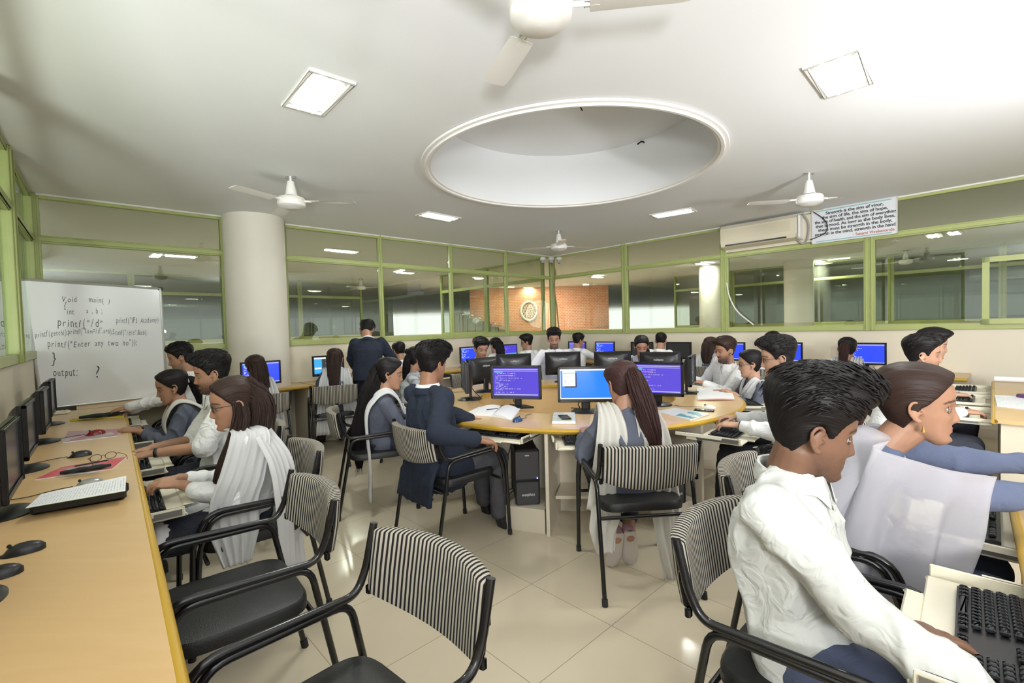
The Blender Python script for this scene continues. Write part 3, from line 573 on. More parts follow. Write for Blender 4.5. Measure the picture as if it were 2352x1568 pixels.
def station(xy, face, where, kb=True, z=.665):
    """tray with keyboard in front of a sitter; face = direction the sitter looks"""
    f = np.array(face)/np.linalg.norm(face); rz = yaw(f)
    for src, key, dz, nm, grp in ((TR, 't', 0, 'ivory pull-out keyboard tray', 'keyboard trays'), (KB, 'k', .008, 'black keyboard on the tray', 'keyboards')):
        if key == 'k' and not kb: continue
        lab = nm+' '+where
        if fst[key]: src.location = (*xy, z+dz); src.rotation_euler = (0, 0, rz); src['label'] = lab; src['group'] = grp; fst[key] = 0
        else: dup(src, (*xy, z+dz), rz, lab, grp)
for k, (kx, ky), w in ((0, (-1.75, 2.17), 'before the girl in glasses at the left counter'), (1, (-2.31, 2.82), 'before the bearded man at the left counter'), (2, (-2.90, 3.50), 'before the ponytailed girl at the left counter'), (3, (-3.51, 4.17), 'before the man reaching across the left counter')): station((kx, ky), -DN, w)
station((1.12, 1.07), RN2, 'under the hand of the front man in white, lower right', z=.675)
station(np.array([1.70, 1.74]), RN, 'before the girl with the sheer shawl')
station((3.36, 3.56), RN, 'near end of the right counter, before the moustached man', z=.68)
station((3.95, 4.12), RN, 'second along the right counter', z=.68); station((4.5, 4.66), RN, 'far end of the right counter', z=.68)
def rdir(p): d = TC-np.array(p); return d/np.linalg.norm(d)
for p, w, f in (((-.13, 3.40), 'under the hand of the man in the navy suit', None), ((.55, 3.10), 'before the long-haired girl in the middle', (0, 1)), ((1.50, 3.24), 'before the bespectacled man in white', (-.75, .66)), ((2.17, 4.35), 'before the girl in glasses at the ring table', (-.97, .2)), ((-.72, 4.0), 'before the girl with the white shawl at the ring table', None)): station(p, f if f is not None else rdir(p), w)
for s, w in ((5.14, 'before the girl beside the column'), (3.52, 'on the back left counter behind the hair bun'), (2.6, 'in front of the empty chair on the back left counter')): station(WL(s, .68)[:2], -NL, w)
for s, w in ((5.62, 'before the ponytailed girl on the right'), (4.72, 'on the back right counter left of the ponytailed girl')): station(WR(s, .78)[:2], -NR, w)
M_RED = mat('dark_red_gloss', (.20, .01, .015), .2); M_BLUE = mat('navy_gloss', (.01, .05, .16), .2); M_SIL = mat('silver_plastic', (.35, .35, .34), .3, metal=.5)
MOUSE = mouse('m'); MREF = [True]
def put_mouse(px, py, face, label, m=None, z=TZ):
    q = onz(px, py, z+.01); q[2] = z+.0005
    if MREF[0]: o = MOUSE; o.location = q; o.rotation_euler = (0, 0, yaw(face)); o['label'] = label; MREF[0] = False
    else: o = dup(MOUSE, q, yaw(face), label)
    o['group'] = 'computer mice'
    if m:
        for c in o.children:
            if c.name.startswith('shell'): c.data = c.data.copy(); c.data.materials[0] = m
put_mouse(52, 1262, -DN, 'large-looking black mouse on the bare near end of the left counter')
put_mouse(-6, 1318, -DN, 'black mouse cut off at the left edge of the frame')
put_mouse(203, 1110, -DN, 'silver and black mouse behind the tilted papers', M_SIL)
put_mouse(183, 1044, -DN, 'black mouse between the two red magazines')
put_mouse(219, 994, -DN, 'dark red mouse resting on the pink magazine', M_RED, z=.757)
put_mouse(1189, 964, rdir((0, 3.5)), 'small navy blue mouse beside the open notebook', M_BLUE)
put_mouse(1628, 936, (-.7, .7), 'white-patterned mouse on the right side of the ring table', M_WHITE)
put_mouse(1023, 898, rdir((-.8, 5.3)), 'black mouse under the hand of the girl with the hair bun')
put_mouse(1852, 848, -NR, 'small black mouse on the back right counter')
# ------------------------------------------------------------------ desk clutter
def orient(c, ang): return np.array([[math.cos(ang), math.sin(ang), 0], [-math.sin(ang), math.cos(ang), 0], [0, 0, 1]])
def quad_sheet(name, corners, th, m, label, cat, sides=M_PAPER, lift=0, group=None, nseg=8, wave=0.0):
    """a bound sheet or magazine on a desk given four corners (near-left, near-right, far-right, far-left)"""
    c = [np.array(q, float) for q in corners]; o = sum(c)/4; t = thing(name, label, cat, o, 0, group); G = []
    for u in np.linspace(0, 1, nseg+1): G.append([(c[0]*(1-u)+c[1]*u)*(1-v)+(c[3]*(1-u)+c[2]*u)*v-o+np.array([0, 0, th+lift+wave*math.sin(PI*u)]) for v in np.linspace(0, 1, 5)])
    G = np.array(G); b = MB(); b.grid(G); b.build('cover' if sides is not None else 'sheet', m, t)
    B = G.copy(); B[:, :, 2] -= th*.92; b = MB(); b.grid(B)
    for e, f in ((G[:, 0], B[:, 0]), (G[:, -1], B[:, -1]), (G[0], B[0]), (G[-1], B[-1])): b.grid(np.stack([e-[0, 0, .0004], f], 0))
    b.build('page_block', sides, t); return t
def print_mat(name, base, c2, c3, sc=7):
    m = mat(name, base, .3, spec=.5); nt = m.node_tree; bs = nt.nodes['Principled BSDF']; tc = N(nt, 'ShaderNodeTexCoord'); n = N(nt, 'ShaderNodeTexVoronoi'); n.inputs['Scale'].default_value = sc; nt.links.new(tc.outputs['Object'], n.inputs[0])
    s = N(nt, 'ShaderNodeSeparateColor'); nt.links.new(n.outputs['Color'], s.inputs[0])
    nt.links.new(mixc(nt, mth(nt, 'GREATER_THAN', s.outputs[1], .72), mixc(nt, mth(nt, 'GREATER_THAN', s.outputs[0], .6), base, c2), c3), bs.inputs['Base Color']); return m
def text_sheet_mat(name):
    m = mat(name, (.82, .83, .84), .6); nt = m.node_tree; bs = nt.nodes['Principled BSDF']; uv = N(nt, 'ShaderNodeUVMap'); sp = N(nt, 'ShaderNodeSeparateXYZ'); nt.links.new(uv.outputs[0], sp.inputs[0])
    r = mth(nt, 'MULTIPLY', sp.outputs[0], 30); cb = N(nt, 'ShaderNodeCombineXYZ'); nt.links.new(mth(nt, 'FLOOR', r), cb.inputs[0]); nt.links.new(mth(nt, 'FLOOR', mth(nt, 'MULTIPLY', sp.outputs[1], 40)), cb.inputs[1])
    w = N(nt, 'ShaderNodeTexWhiteNoise'); nt.links.new(cb.outputs[0], w.inputs[0]); k = mth(nt, 'MULTIPLY', mth(nt, 'GREATER_THAN', w.outputs[0], .3), mth(nt, 'LESS_THAN', mth(nt, 'FRACT', r), .35))
    k = mth(nt, 'MULTIPLY', k, mth(nt, 'MULTIPLY', mth(nt, 'GREATER_THAN', sp.outputs[1], .1), mth(nt, 'LESS_THAN', sp.outputs[1], .85)))
    nt.links.new(mixc(nt, mth(nt, 'MULTIPLY', k, .45), (.82, .83, .84), (.2, .2, .22)), bs.inputs['Base Color']); return m
M_TXT = text_sheet_mat('printed_page'); z = TZ
quad_sheet('magazine', [onz(80, 1103, z), onz(258, 1078, z), onz(292, 1050, z), onz(140, 1075, z)], .006, print_mat('red_magazine', (.62, .05, .07), (.30, .26, .24), (.60, .08, .10), 9), 'red magazine under the penholder on the left counter', 'magazine')
quad_sheet('magazine', [onz(143, 1018, z), onz(270, 1002, z), onz(278, 986, z), onz(157, 992, z)], .007, print_mat('pink_magazine', (.42, .12, .16), (.34, .22, .24), (.5, .45, .45), 10), 'pinkish red magazine under the dark red mouse', 'magazine')
quad_sheet('magazine', [onz(160, 968, z), onz(285, 958, z), onz(290, 948, z), onz(180, 955, z)], .012, print_mat('yellow_magazine', (.62, .56, .03), (.2, .45, .1), (.6, .15, .05), 9), 'yellow magazine under the black pouch near the whiteboard', 'magazine', mat('yellow_spine', (.62, .56, .02), .4))
# tilted answer sheets: raised edge toward the room
pc = [onz(58, 1168, .80), onz(288, 1128, .80), onz(290, 1093, .80), onz(95, 1135, .80)]
quad_sheet('paper_stack', pc, .002, M_TXT, 'printed white sheets propped at a slant on the near left counter', 'papers', mat('green_folder', (.25, .30, .05), .5))
q = pc[0]*.5+pc[1]*.5; b = MB(); dd = (pc[1]-pc[0])/np.linalg.norm(pc[1]-pc[0]); nn = np.array([-dd[1], dd[0], 0]); cn = sum(pc)/4
b.box((cn[0], cn[1], .775), (.30, .13, .045), rz=math.atan2(dd[1], dd[0]), bev=.008); tag(b.build('file_folder', mat('dark_folder', (.03, .03, .028), .5)), 'dark folder lying under the slanted white sheets', 'folder')
def pouch(px, py, face, L, w, h, label, m, z=TZ):
    q = onz(px, py, z+.01); G = []
    for k in np.linspace(-1, 1, 14): G.append([(k*L/2, w/2*(1-abs(k)**4*.7)*math.cos(a), max(0, h/2+h/2*(1-abs(k)**3*.6)*math.sin(a)+.003*math.sin(9*k+a*3))) for a in np.linspace(0, 2*PI, 14, endpoint=False)])
    b = MB(); b.loft(G); o = b.build('pouch', m, None); o.location = (q[0], q[1], z); o.rotation_euler = (0, 0, math.atan2(face[1], face[0])); return tag(o, label, 'pouch')
pouch(235, 955, DN, .30, .08, .035, 'black cloth pouch on the yellow magazine', mat('black_cloth', (.012, .012, .014), .8), z=.765)
pouch(198, 1077, DN, .20, .045, .022, 'slim black pen pouch lying on the red magazine', MATS['black_cloth'], z=.758)
def spectacles(parent=None, w=.135, col=M_PLASTIC, arms=True, r=.022, s=1.0):
    b = MB()
    for sx in (-1, 1):
        b.tube([(sx*.033+r*1.15*math.cos(a), .0, r*.85*math.sin(a)) for a in np.linspace(0, 2*PI, 28)], .0016*s, 6, cap=False)
        b.tube([(sx*.058, 0, .006), (sx*.071, -.01, .006)], .0016*s, 6)
        if arms: b.tube([(sx*.071, -.01, .006), (sx*.076, -.07, .004), (sx*.076, -.095, -.004), (sx*.074, -.108, -.018)], .0015*s, 6, sm=4)
    b.tube([(-.010, 0, .004), (0, .002, .008), (.010, 0, .004)], .0015*s, 6, sm=4); return b
q = onz(238, 1058, .76); t = thing('spectacles', 'folded spectacles resting upright on the red magazine', 'glasses', (q[0], q[1], .784), 1.0); o = spectacles().build('frame', M_PLASTIC, t)
b = MB(); 
for sx in (-1, 1): b.lathe([(.001, 0), (.021, 0)], (sx*.033, 0, 0), 20)
o = b.build('lens', M_LENS, t); o.rotation_euler = (PI/2, 0, 0)
for (px, py, a, lb, c) in ((212, 1068, .9, 'black pen crossing the pen pouch on the red magazine', M_PLASTIC), (190, 1085, .5, 'silver pen beside the pen pouch on the red magazine', M_SIL)):
    q = onz(px, py, .77); b = MB(); b.tube([(-.07, 0, 0), (.06, 0, 0), (.07, 0, 0)], [.004, .004, .001], 8); o = b.build('pen', c); o.location = (q[0], q[1], .762 if c is M_SIL else .782); o.rotation_euler = (0, 0, a); tag(o, lb, 'pen')
q = onz(121, 952, z); b = MB(); b.box((0, 0, .012), (.24, .13, .022), bev=.006); t = thing('keyboard', 'pale keypad on the left counter against the whiteboard foot', 'keyboard', (q[0], q[1], z), .6); b.build('base', M_IVORY, t)
b = MB(); [b.box((-.09+.03*i, -.04+.027*j, .026), (.022, .019, .008), bev=.002) for i in range(7) for j in range(4)]; b.build('keys', M_WHITE, t)
# ring table things
nb = thing('open_notebook', 'open blank notebook on the ring table beside the man in the suit', 'notebook', ((onz(1100, 968, z)+onz(1185, 948, z))/2)); o0 = np.array(nb.location)
for sx, (a, b_, c, d) in ((0, (onz(1130, 957, z), onz(1175, 966, z), onz(1195, 940, z), onz(1155, 935, z))), (1, (onz(1065, 953, z), onz(1130, 957, z), onz(1150, 935, z), onz(1100, 936, z)))):
    G = [[((a*(1-u)+b_*u)*(1-v)+(d*(1-u)+c*u)*v)-o0+np.array([0, 0, .008+.018*math.sin(PI*min(1, (u if sx == 0 else 1-u)*1.0+.1))]) for v in np.linspace(0, 1, 4)] for u in np.linspace(0, 1, 12)]
    b = MB(); b.grid(G); G2 = np.array(G); G2[:, :, 2] = .001; b.grid(G2); [b.grid(np.stack([np.array(G)[k], G2[k]], 0)) for k in (0, -1)]; [b.grid(np.stack([np.array(G)[:, k], G2[:, k]], 0)) for k in (0, -1)]
    b.build('page', M_PAPER, nb)
b = MB(); q = onz(1118, 950, z)-o0; b.tube([q+[0, 0, .034], q+[.09, .03, .036]], .0035, 6); 
o = b.build('pen', M_PLASTIC); o.location = nb.location; tag(o, 'pen lying in the fold of the open notebook', 'pen')
nbk = quad_sheet('book', [onz(1268, 974, z), onz(1322, 974, z), onz(1320, 953, z), onz(1272, 953, z)], .022, print_mat('pale_book', (.74, .73, .68), (.5, .62, .68), (.65, .62, .35), 22), 'small pale book under the phone on the ring table', 'book')
def phone(q, a, label, h=.0): b = MB(); b.box((0, 0, .0045), (.072, .15, .009), bev=.003); t = thing('mobile_phone', label, 'phone', q, a); b.build('body', M_PLASTIC, t); b = MB(); b.box((0, 0, .0094), (.066, .135, .0006)); b.build('screen', mat('phone_glass', (.01, .01, .012), .08), t); return t
q = onz(1297, 960, .77); phone((q[0], q[1], .773), .1, 'black phone lying on the small pale book'); q = onz(1617, 943, z); phone((q[0], q[1], z), 1.1, 'black phone lying bare on the right of the ring table')
quad_sheet('magazine', [onz(1509, 946, z), onz(1585, 966, z), onz(1630, 952, z), onz(1550, 938, z)], .008, print_mat('blue_cover', (.72, .73, .72), (.72, .73, .72), (.12, .35, .42), 14), 'white magazine with blue artwork at the right of the long-haired girl', 'magazine')
quad_sheet('paper_stack', [onz(1602, 920, z), onz(1688, 919, z), onz(1678, 894, z), onz(1601, 893, z)], .012, M_PAPER, 'thick stack of blank white paper at the right edge of the ring table', 'papers', mat('red_rule', (.6, .3, .28), .6), wave=.006)
quad_sheet('paper_stack', [onz(1590, 879, z), onz(1628, 877, z), onz(1622, 868, z), onz(1592, 866, z)], .006, M_PAPER, 'white sheet under the hand of the man reading at the ring table', 'papers')
quad_sheet('paper_stack', [onz(2290, 933, z), onz(2362, 941, z), onz(2362, 912, z), onz(2284, 909, z)], .008, M_TXT, 'printed white sheets near the end of the right counter', 'papers')
rb = MB(); a = onz(2284, 876, z); c = onz(2370, 880, z); dd = (c-a)/np.linalg.norm(c-a); rb.tube([a+[0, 0, .03], c+[0, 0, .03]], .028, 16); tag(rb.build('paper_roll', M_PAPER), 'long white paper roll lying across the far end of the right counter', 'paper roll')
b = MB(); b.lathe([(.05, 0), (.055, .02), (.05, .035), (.001, .04)], (*onz(2356, 915, z)[:2], z), 20); tag(b.build('purple_bowl', mat('purple_gloss', (.10, .03, .12), .3)), 'small dark purple lid at the right edge of the right counter', 'lid')
# tower computers under the ring table
def tower(p, rz, label, h=.40, z=.17):
    t = thing('tower_computer', label, 'computer', (*p, z), rz, 'tower computers'); b = MB(); b.box((0, .02, h/2), (.18, .36, h), bev=.008); b.build('case', M_PLASTIC, t)
    b = MB(); b.box((0, -.166, h*.72), (.172, .012, h*.5), bev=.004); b.box((0, -.166, h*.22), (.172, .02, h*.42), bev=.008); b.build('front_panel', M_GPLASTIC, t)
    v, f = logo_v(.03); b = MB(); b.add(np.stack([v[:, 0], -.178-v[:, 2], v[:, 1]+.07], 1), f); b.build('logo', M_DOT, t, smooth=False)
    b = MB(); b.box((.07, -.178, h*.49), (.008, .002, .008)); b.build('power_light', mat('led', (.3, .3, 1), .3, emit=(.3, .35, 1), estr=4), t)
    b = MB(); b.box((-.0, -.1735, h*.9), (.03, .002, .008)); b.build('badge', M_DOT, t); return t
tower((.07, 3.50), .08, 'black tower computer on the plinth left of the central table leg'); tower((1.06, 3.42), .35, 'black tower computer under the ring table right of the long-haired girl', z=.17)
tower(WL(4.4, .3)[:2], yaw(-NL)+.0, 'black tower computer under the back left counter', z=.161)
b = MB(); q0 = np.array([-.05, 3.45, 0]); b.box((.02, 3.42, .69), (.13, .10, .05), bev=.012); tag(b.build('power_adapter', M_WHITE), 'white junction box fixed under the front edge of the ring table', 'junction box')
for P, l in (([(.0, 3.45, .67), (-.05, 3.5, .5), (-.12, 3.55, .3), (-.16, 3.5, .1), (-.02, 3.6, .19)], 'black cable hanging beside the tower computer'), ([(-.15, 3.55, .65), (-.16, 3.6, .4), (-.08, 3.62, .2), (.0, 3.7, .18)], 'thin black cable looping behind the suited man\'s knee')):
    b = MB(); b.tube(P, .004, 6, sm=8); tag(b.build('cable', M_RUB), l, 'cable')
# ------------------------------------------------------------------ chairs
def make_chair():
    t = thing('office_chair', 'x', 'chair')
    b = MB(); G = []   # seat pad
    for z, k in ((.425, .94), (.432, 1), (.462, 1), (.476, .96), (.480, .85), (.482, .4)):
        row = []
        for a in np.linspace(0, 2*PI, 40, endpoint=False):
            c, s = math.cos(a), math.sin(a); e = .38; x = .235*k*math.copysign(abs(c)**e, c); y = .225*k*math.copysign(abs(s)**e, s)
            row.append((x, y+.0, z-.022*(x/.235)**2*0+.012*math.cos(x/.235*1.2)))
        G.append(row)
    b.loft(G); b.build('seat', M_VINYL, t)
    W = .265; r = .0125
    for s in (-1, 1):
        x = s*W; b = MB(); b.tube(bend([(x, -.298, .832), (x, -.262, .69), (x, -.225, .625), (x, .21, .645), (x, .262, .50)], .075), r, 12); b.build('arm_frame', M_BLACK, t)
        b = MB(); b.tube([(x, .262, .50), (x, .285, .02)], r, 12); l = b.build('leg', M_BLACK, t); b = MB(); b.tube([(x, .284, .035), (x, .286, .0)], .016, 12); b.build('rubber_foot', M_RUB, l)
        b = MB(); b.tube(bend([(x, -.32, .02), (x, -.205, .612), (x, .18, .622), (x+(-s*.0), .236, .50), (x, .252, .30)], .055), r*.96, 12); l = b.build('leg', M_BLACK, t); b = MB(); b.tube([(x, -.318, .035), (x, -.324, .0)], .016, 12); b.build('rubber_foot', M_RUB, l)
    for y, z in ((.15, .415), (-.17, .415)): b = MB(); b.tube([(-W, y+.06 if y > 0 else y-.055, z), (W, y+.06 if y > 0 else y-.055, z)], .010, 10); b.build('crossbar', M_BLACK, t)
    b = MB(); nu, G, UVs = 48, [], []
    for i in range(nu+1):
        u = i/nu; x = -.252+.504*u; q = 1-(2*u-1)**2; yb = -.265-.062*q; zb = .635-.038*q**.8; zt = .818+.008*q; th = .024; row = []; uvr = []
        prof = [(-1, -.7), (-.96, -1), (-.6, -1.05), (0, -1.1), (.6, -1.05), (.96, -1), (1, -.7), (1.02, 0), (1, .7), (.96, 1), (.6, 1.1), (0, 1.25), (-.6, 1.1), (-.96, 1), (-1, .7), (-1.02, 0)]
        e = min(1, min(u, 1-u)*14+.25)**.5
        for a, c in prof:
            zz = (zb+zt)/2+a*(zt-zb)/2*(1 if e == 1 else .96+.04*e); row.append((x, yb-.16*(zz-.60)-c*th*e*(-1)*-1, zz)); uvr.append((u, a*.5+.5))
        G.append(row); UVs.append(uvr)
    G = np.array(G); b.grid(G, np.array(UVs), wrap=True); b.f += [tuple(range(15, -1, -1)), tuple(nu*16+k for k in range(16))]
    b.build('backrest', M_STRIPE, t, sharp=60)
    for s in (-1, 1):
        b = MB(); b.box((s*.258, -.285, .73), (.02, .018, .03), bev=.004); b.box((s*.258, -.268, .63), (.02, .018, .03), bev=.004); b.build('bracket', M_BLACK, t)
    return t
CH = make_chair(); CF = [True]
def chair(x, y, d, label):
    if CF[0]: CF[0] = False; CH.location = (x, y, 0); CH.rotation_euler = (0, 0, yaw(d)); CH['label'] = label; CH['group'] = 'striped armchairs'; return CH
    return dup(CH, (x, y, 0), yaw(d), label, 'striped armchairs')
chair(-.465, 1.10, (-.67, -.74), 'empty striped armchair nearest the camera at the bottom centre')
chair(-1.07, 1.72, (-.76, -.65), 'empty striped armchair between the near empty chair and the girl in glasses')
# ------------------------------------------------------------------ people
def unit(v): v = np.asarray(v, float); return v/(np.linalg.norm(v)+1e-12)
def sstep(x, a, b): t = np.clip((x-a)/(b-a), 0, 1); return t*t*(3-2*t)
_P = rng.permutation(4096).astype(np.int64); _V = rng.random(4096)*2-1
def vnoise(p):
    p = np.asarray(p, float); i = np.floor(p).astype(np.int64); f = p-i; f = f*f*(3-2*f); out = 0
    for a in (0, 1):
        for b in (0, 1):
            for c in (0, 1):
                h = _P[(_P[(_P[(i[..., 0]+a) & 4095]+i[..., 1]+b) & 4095]+i[..., 2]+c) & 4095]
                out = out+_V[h]*(f[..., 0] if a else 1-f[..., 0])*(f[..., 1] if b else 1-f[..., 1])*(f[..., 2] if c else 1-f[..., 2])
    return out
def caps(b, a, c, ra, rc, n=14, flat=1.0):
    """closed tapered capsule"""
    a = np.array(a, float); c = np.array(c, float); d = unit(c-a); u = unit(np.cross(d, [0, 0, 1]) if abs(d[2]) < .95 else np.cross(d, [1, 0, 0])); w = np.cross(u, d); R = []
    for t in np.linspace(-.98, 0, 4): s = math.sqrt(1-t*t); R.append([a+d*t*ra+ra*s*(math.cos(q)*u+math.sin(q)*w*flat) for q in np.linspace(0, 2*PI, n, endpoint=False)])
    for t in np.linspace(0, .98, 4): s = math.sqrt(1-t*t); R.append([c+d*t*rc+rc*s*(math.cos(q)*u+math.sin(q)*w*flat) for q in np.linspace(0, 2*PI, n, endpoint=False)])
    b.loft(R)
def ell(b, c, ax, ay, az, n=16):
    R = []
    for t in np.linspace(-.985, .985, 10): s = math.sqrt(1-t*t); R.append([c+np.array(az)*t+s*(math.cos(q)*np.array(ax)+math.sin(q)*np.array(ay)) for q in np.linspace(0, 2*PI, n, endpoint=False)])
    b.loft(R)
def rings(b, L, n=28, e=.85):
    """loft of super-elliptic rings: (centre, side vector, front vector)"""
    R = []
    for c, sx, sy in L: R.append([np.array(c)+np.array(sx)*math.copysign(abs(math.cos(q))**e, math.cos(q))+np.array(sy)*math.copysign(abs(math.sin(q))**e, math.sin(q)) for q in np.linspace(0, 2*PI, n, endpoint=False)])
    b.loft(R)
def remesh(b, vox, smooth=3, deci=None):
    me = b.mesh('tmp'); o = bpy.data.objects.new('tmp', me); COL.objects.link(o)
    m = o.modifiers.new('r', 'REMESH'); m.mode = 'VOXEL'; m.voxel_size = vox; m.adaptivity = 0
    if smooth: s = o.modifiers.new('s', 'SMOOTH'); s.factor = .5; s.iterations = smooth
    dg = bpy.context.evaluated_depsgraph_get(); dg.update(); r = bpy.data.meshes.new_from_object(o.evaluated_get(dg)); bpy.data.objects.remove(o); bpy.data.meshes.remove(me); return r
def getv(me): v = np.empty(len(me.vertices)*3); me.vertices.foreach_get('co', v); return v.reshape(-1, 3)
def getn(me): v = np.empty(len(me.vertices)*3); me.vertex_normals.foreach_get('vector', v); return v.reshape(-1, 3)
def setv(me, v): me.vertices.foreach_set('co', v.ravel()); me.update()
def paint(me, c):
    a = me.color_attributes.new('Col', 'FLOAT_COLOR', 'POINT'); d = np.ones((len(me.vertices), 4)); d[:, :3] = c; a.data.foreach_set('color', d.ravel())
# ---- head
HZ = [-.122, -.114, -.102, -.084, -.064, -.042, -.020, 0, .02, .04, .06, .08, .10, .114, .121]
HW = [.010, .026, .037, .047, .054, .060, .066, .070, .073, .075, .075, .070, .055, .033, .006]
HF = [.060, .076, .084, .083, .083, .085, .086, .085, .089, .092, .090, .082, .062, .034, .004]
HB = [.045, .030, .008, -.022, -.047, -.062, -.075, -.087, -.096, -.102, -.103, -.097, -.078, -.048, -.010]
def head_param(nz, na, fem=False):
    t = np.linspace(0, 1, nz); zi = np.interp(t, np.linspace(0, 1, 15), HZ)
    def sm(A): 
        x = np.interp(zi, HZ, A); k = np.array([1, 2, 3, 2, 1.])/9
        if nz > 40: y = np.convolve(np.pad(x, 2, 'edge'), k, 'valid'); x = np.where((t < .03) | (t > .97), x, y)
        return x
    w, f, bk = sm(HW)*(.955 if fem else 1), sm(HF), sm(HB); q = np.linspace(0, 2*PI, na, endpoint=False); e = .92
    cx = np.sign(np.cos(q))*abs(np.cos(q))**e; sy = np.sign(np.sin(q))*abs(np.sin(q))**e
    X = w[:, None]*cx; Y = ((f+bk)/2)[:, None]+((f-bk)/2)[:, None]*sy; Z = np.repeat(zi[:, None], na, 1); return np.stack([X, Y, Z], -1)
def head_feat(P, fem=False, nose=1.0):
    x, y, z = P[..., 0], P[..., 1].copy(), P[..., 2]; fr = sstep(y, .02, .06); g = lambda cx, cz, sx, sz: np.exp(-((x-cx)/sx)**2-((z-cz)/sz)**2); ax = abs(x); ga = lambda cx, cz, sx, sz: np.exp(-((ax-cx)/sx)**2-((z-cz)/sz)**2)
    N_ = np.interp(z, [-.052, -.046, -.038, -.030, -.010, .008, .022], [0, .010, .024, .023, .014, .007, 0])*nose; sg = np.interp(z, [-.05, -.036, -.02, .02], [.012, .0115, .0085, .007]); d = N_*np.exp(-(x/sg)**2)
    d = d+.008*ga(.014, -.038, .006, .006)+.004*ga(.030, .022, .020, .007)*(0.5 if fem else 1)-.012*ga(.032, .002, .015, .012)
    d = d+.006*g(0, -.062, .022, .0045)+.0065*g(0, -.0735, .019, .005)-.005*g(0, -.0675, .024, .0018)-.005*g(0, -.085, .02, .006)+.006*g(0, -.103, .017, .010)+.004*ga(.042, -.026, .016, .014)-.002*g(0, -.054, .004, .006)
    Q = P.copy(); Q[..., 1] = y+d*fr; return Q
def ear(b, s):
    c = np.array([s*.072, -.012, -.008]); P = [c+[s*.004, .012, -.026], c+[s*.008, .004, -.032], c+[s*.012, -.008, -.022], c+[s*.018, -.020, -.002], c+[s*.020, -.021, .018], c+[s*.017, -.010, .031], c+[s*.010, .004, .027], c+[s*.003, .010, .012]]
    b.tube(catmull(P, 4), .0048, 8); ell(b, c+[s*.009, -.004, -.002], [s*.004, -.004, 0], [0, .011, 0], [0, 0, .025])
    ell(b, c+[s*.007, .004, -.028], [s*.005, 0, 0], [0, .008, 0], [0, 0, .009]); caps(b, c+[s*.0, .012, -.004], c+[s*.006, .009, -.004], .006, .004, 8)
def hand_shape(b, wr, f, up, side, curl=(20, 35, 25), spread=.10, thumb=1.0, s=1.0):
    """wrist point, finger direction, back-of-hand direction; side=+1 puts the thumb to the side vector"""
    f = unit(f); up = unit(up-f*(np.array(up)@f)); sd = np.cross(f, up)*side; wr = np.array(wr, float)
    R = []
    for t, w, h in ((-.01, .026, .019), (.012, .030, .017), (.045, .040, .0155), (.075, .042, .0135), (.092, .039, .010)): R.append((wr+f*t*s, sd*w*s, up*h*s))
    rings(b, R, 20, .8)
    for k, (off, L, r, x0) in enumerate(((.030, .072, .0088, .086), (.011, .080, .0090, .092), (-.009, .075, .0086, .089), (-.028, .058, .0078, .080))):
        p = wr+(f*x0+sd*off+up*-.001)*s; a = math.radians(curl[0]+k*2); d = unit(f+sd*spread*(1.2-k*.8)*1.0); q = [p]; rr = [r]
        for j, (lf, cu) in enumerate(((.44, curl[1]), (.30, curl[2]), (.26, 0))):
            dd = d*math.cos(a)-up*math.sin(a); p = p+dd*L*lf*s; q.append(p); rr.append(r*(.93-.1*j)); a += math.radians(cu)
        for j in range(3): caps(b, q[j], q[j+1], rr[j]*s, rr[j+1]*s, 10)
    p = wr+(f*.022+sd*.026-up*.004)*s; d1 = unit(f*.70+sd*.62-up*.30); p1 = p+d1*.040*s; d2 = unit(f*.92+sd*.20-up*.34); p2 = p1+d2*.032*s; p3 = p2+unit(f*.95-sd*.02-up*.3)*.025*s
    caps(b, p, p1, .0135*s, .0110*s, 10); caps(b, p1, p2, .0105*s, .0095*s, 10); caps(b, p2, p3, .0094*s, .0078*s, 10)
SKIN = {'light': (.50, .29, .195), 'mid': (.40, .215, .135), 'tan': (.31, .155, .09), 'dark': (.185, .096, .060)}
M_SKIN = mat('skin', (.4, .2, .13), .48, attr=True, spec=.35, bump=.06, bscale=300); M_EYE = mat('eye', (1, 1, 1), .08, attr=True)
def hair_mat(name, col, rough=.48):
    m = mat(name, col, rough, spec=.22); nt = m.node_tree; bs = nt.nodes['Principled BSDF']; uv = N(nt, 'ShaderNodeUVMap'); mp = N(nt, 'ShaderNodeMapping'); mp.inputs['Scale'].default_value = (260, 5, 1); nt.links.new(uv.outputs[0], mp.inputs[0])
    n = N(nt, 'ShaderNodeTexNoise'); n.inputs['Scale'].default_value = 1; n.inputs['Detail'].default_value = 3; nt.links.new(mp.outputs[0], n.inputs[0])
    nt.links.new(mixc(nt, n.outputs[0], tuple(c*.45 for c in col), tuple(c*1.8 for c in col)), bs.inputs['Base Color'])
    bp_ = N(nt, 'ShaderNodeBump'); bp_.inputs['Strength'].default_value = .7; bp_.inputs['Distance'].default_value = .004; nt.links.new(n.outputs[0], bp_.inputs['Height']); nt.links.new(bp_.outputs[0], bs.inputs['Normal']); return m
M_HAIR = {'black': hair_mat('black_hair', (.007, .0055, .0055)), 'brown': hair_mat('dark_brown_hair', (.030, .016, .012)), 'maroon': hair_mat('reddish_brown_hair', (.040, .018, .016))}
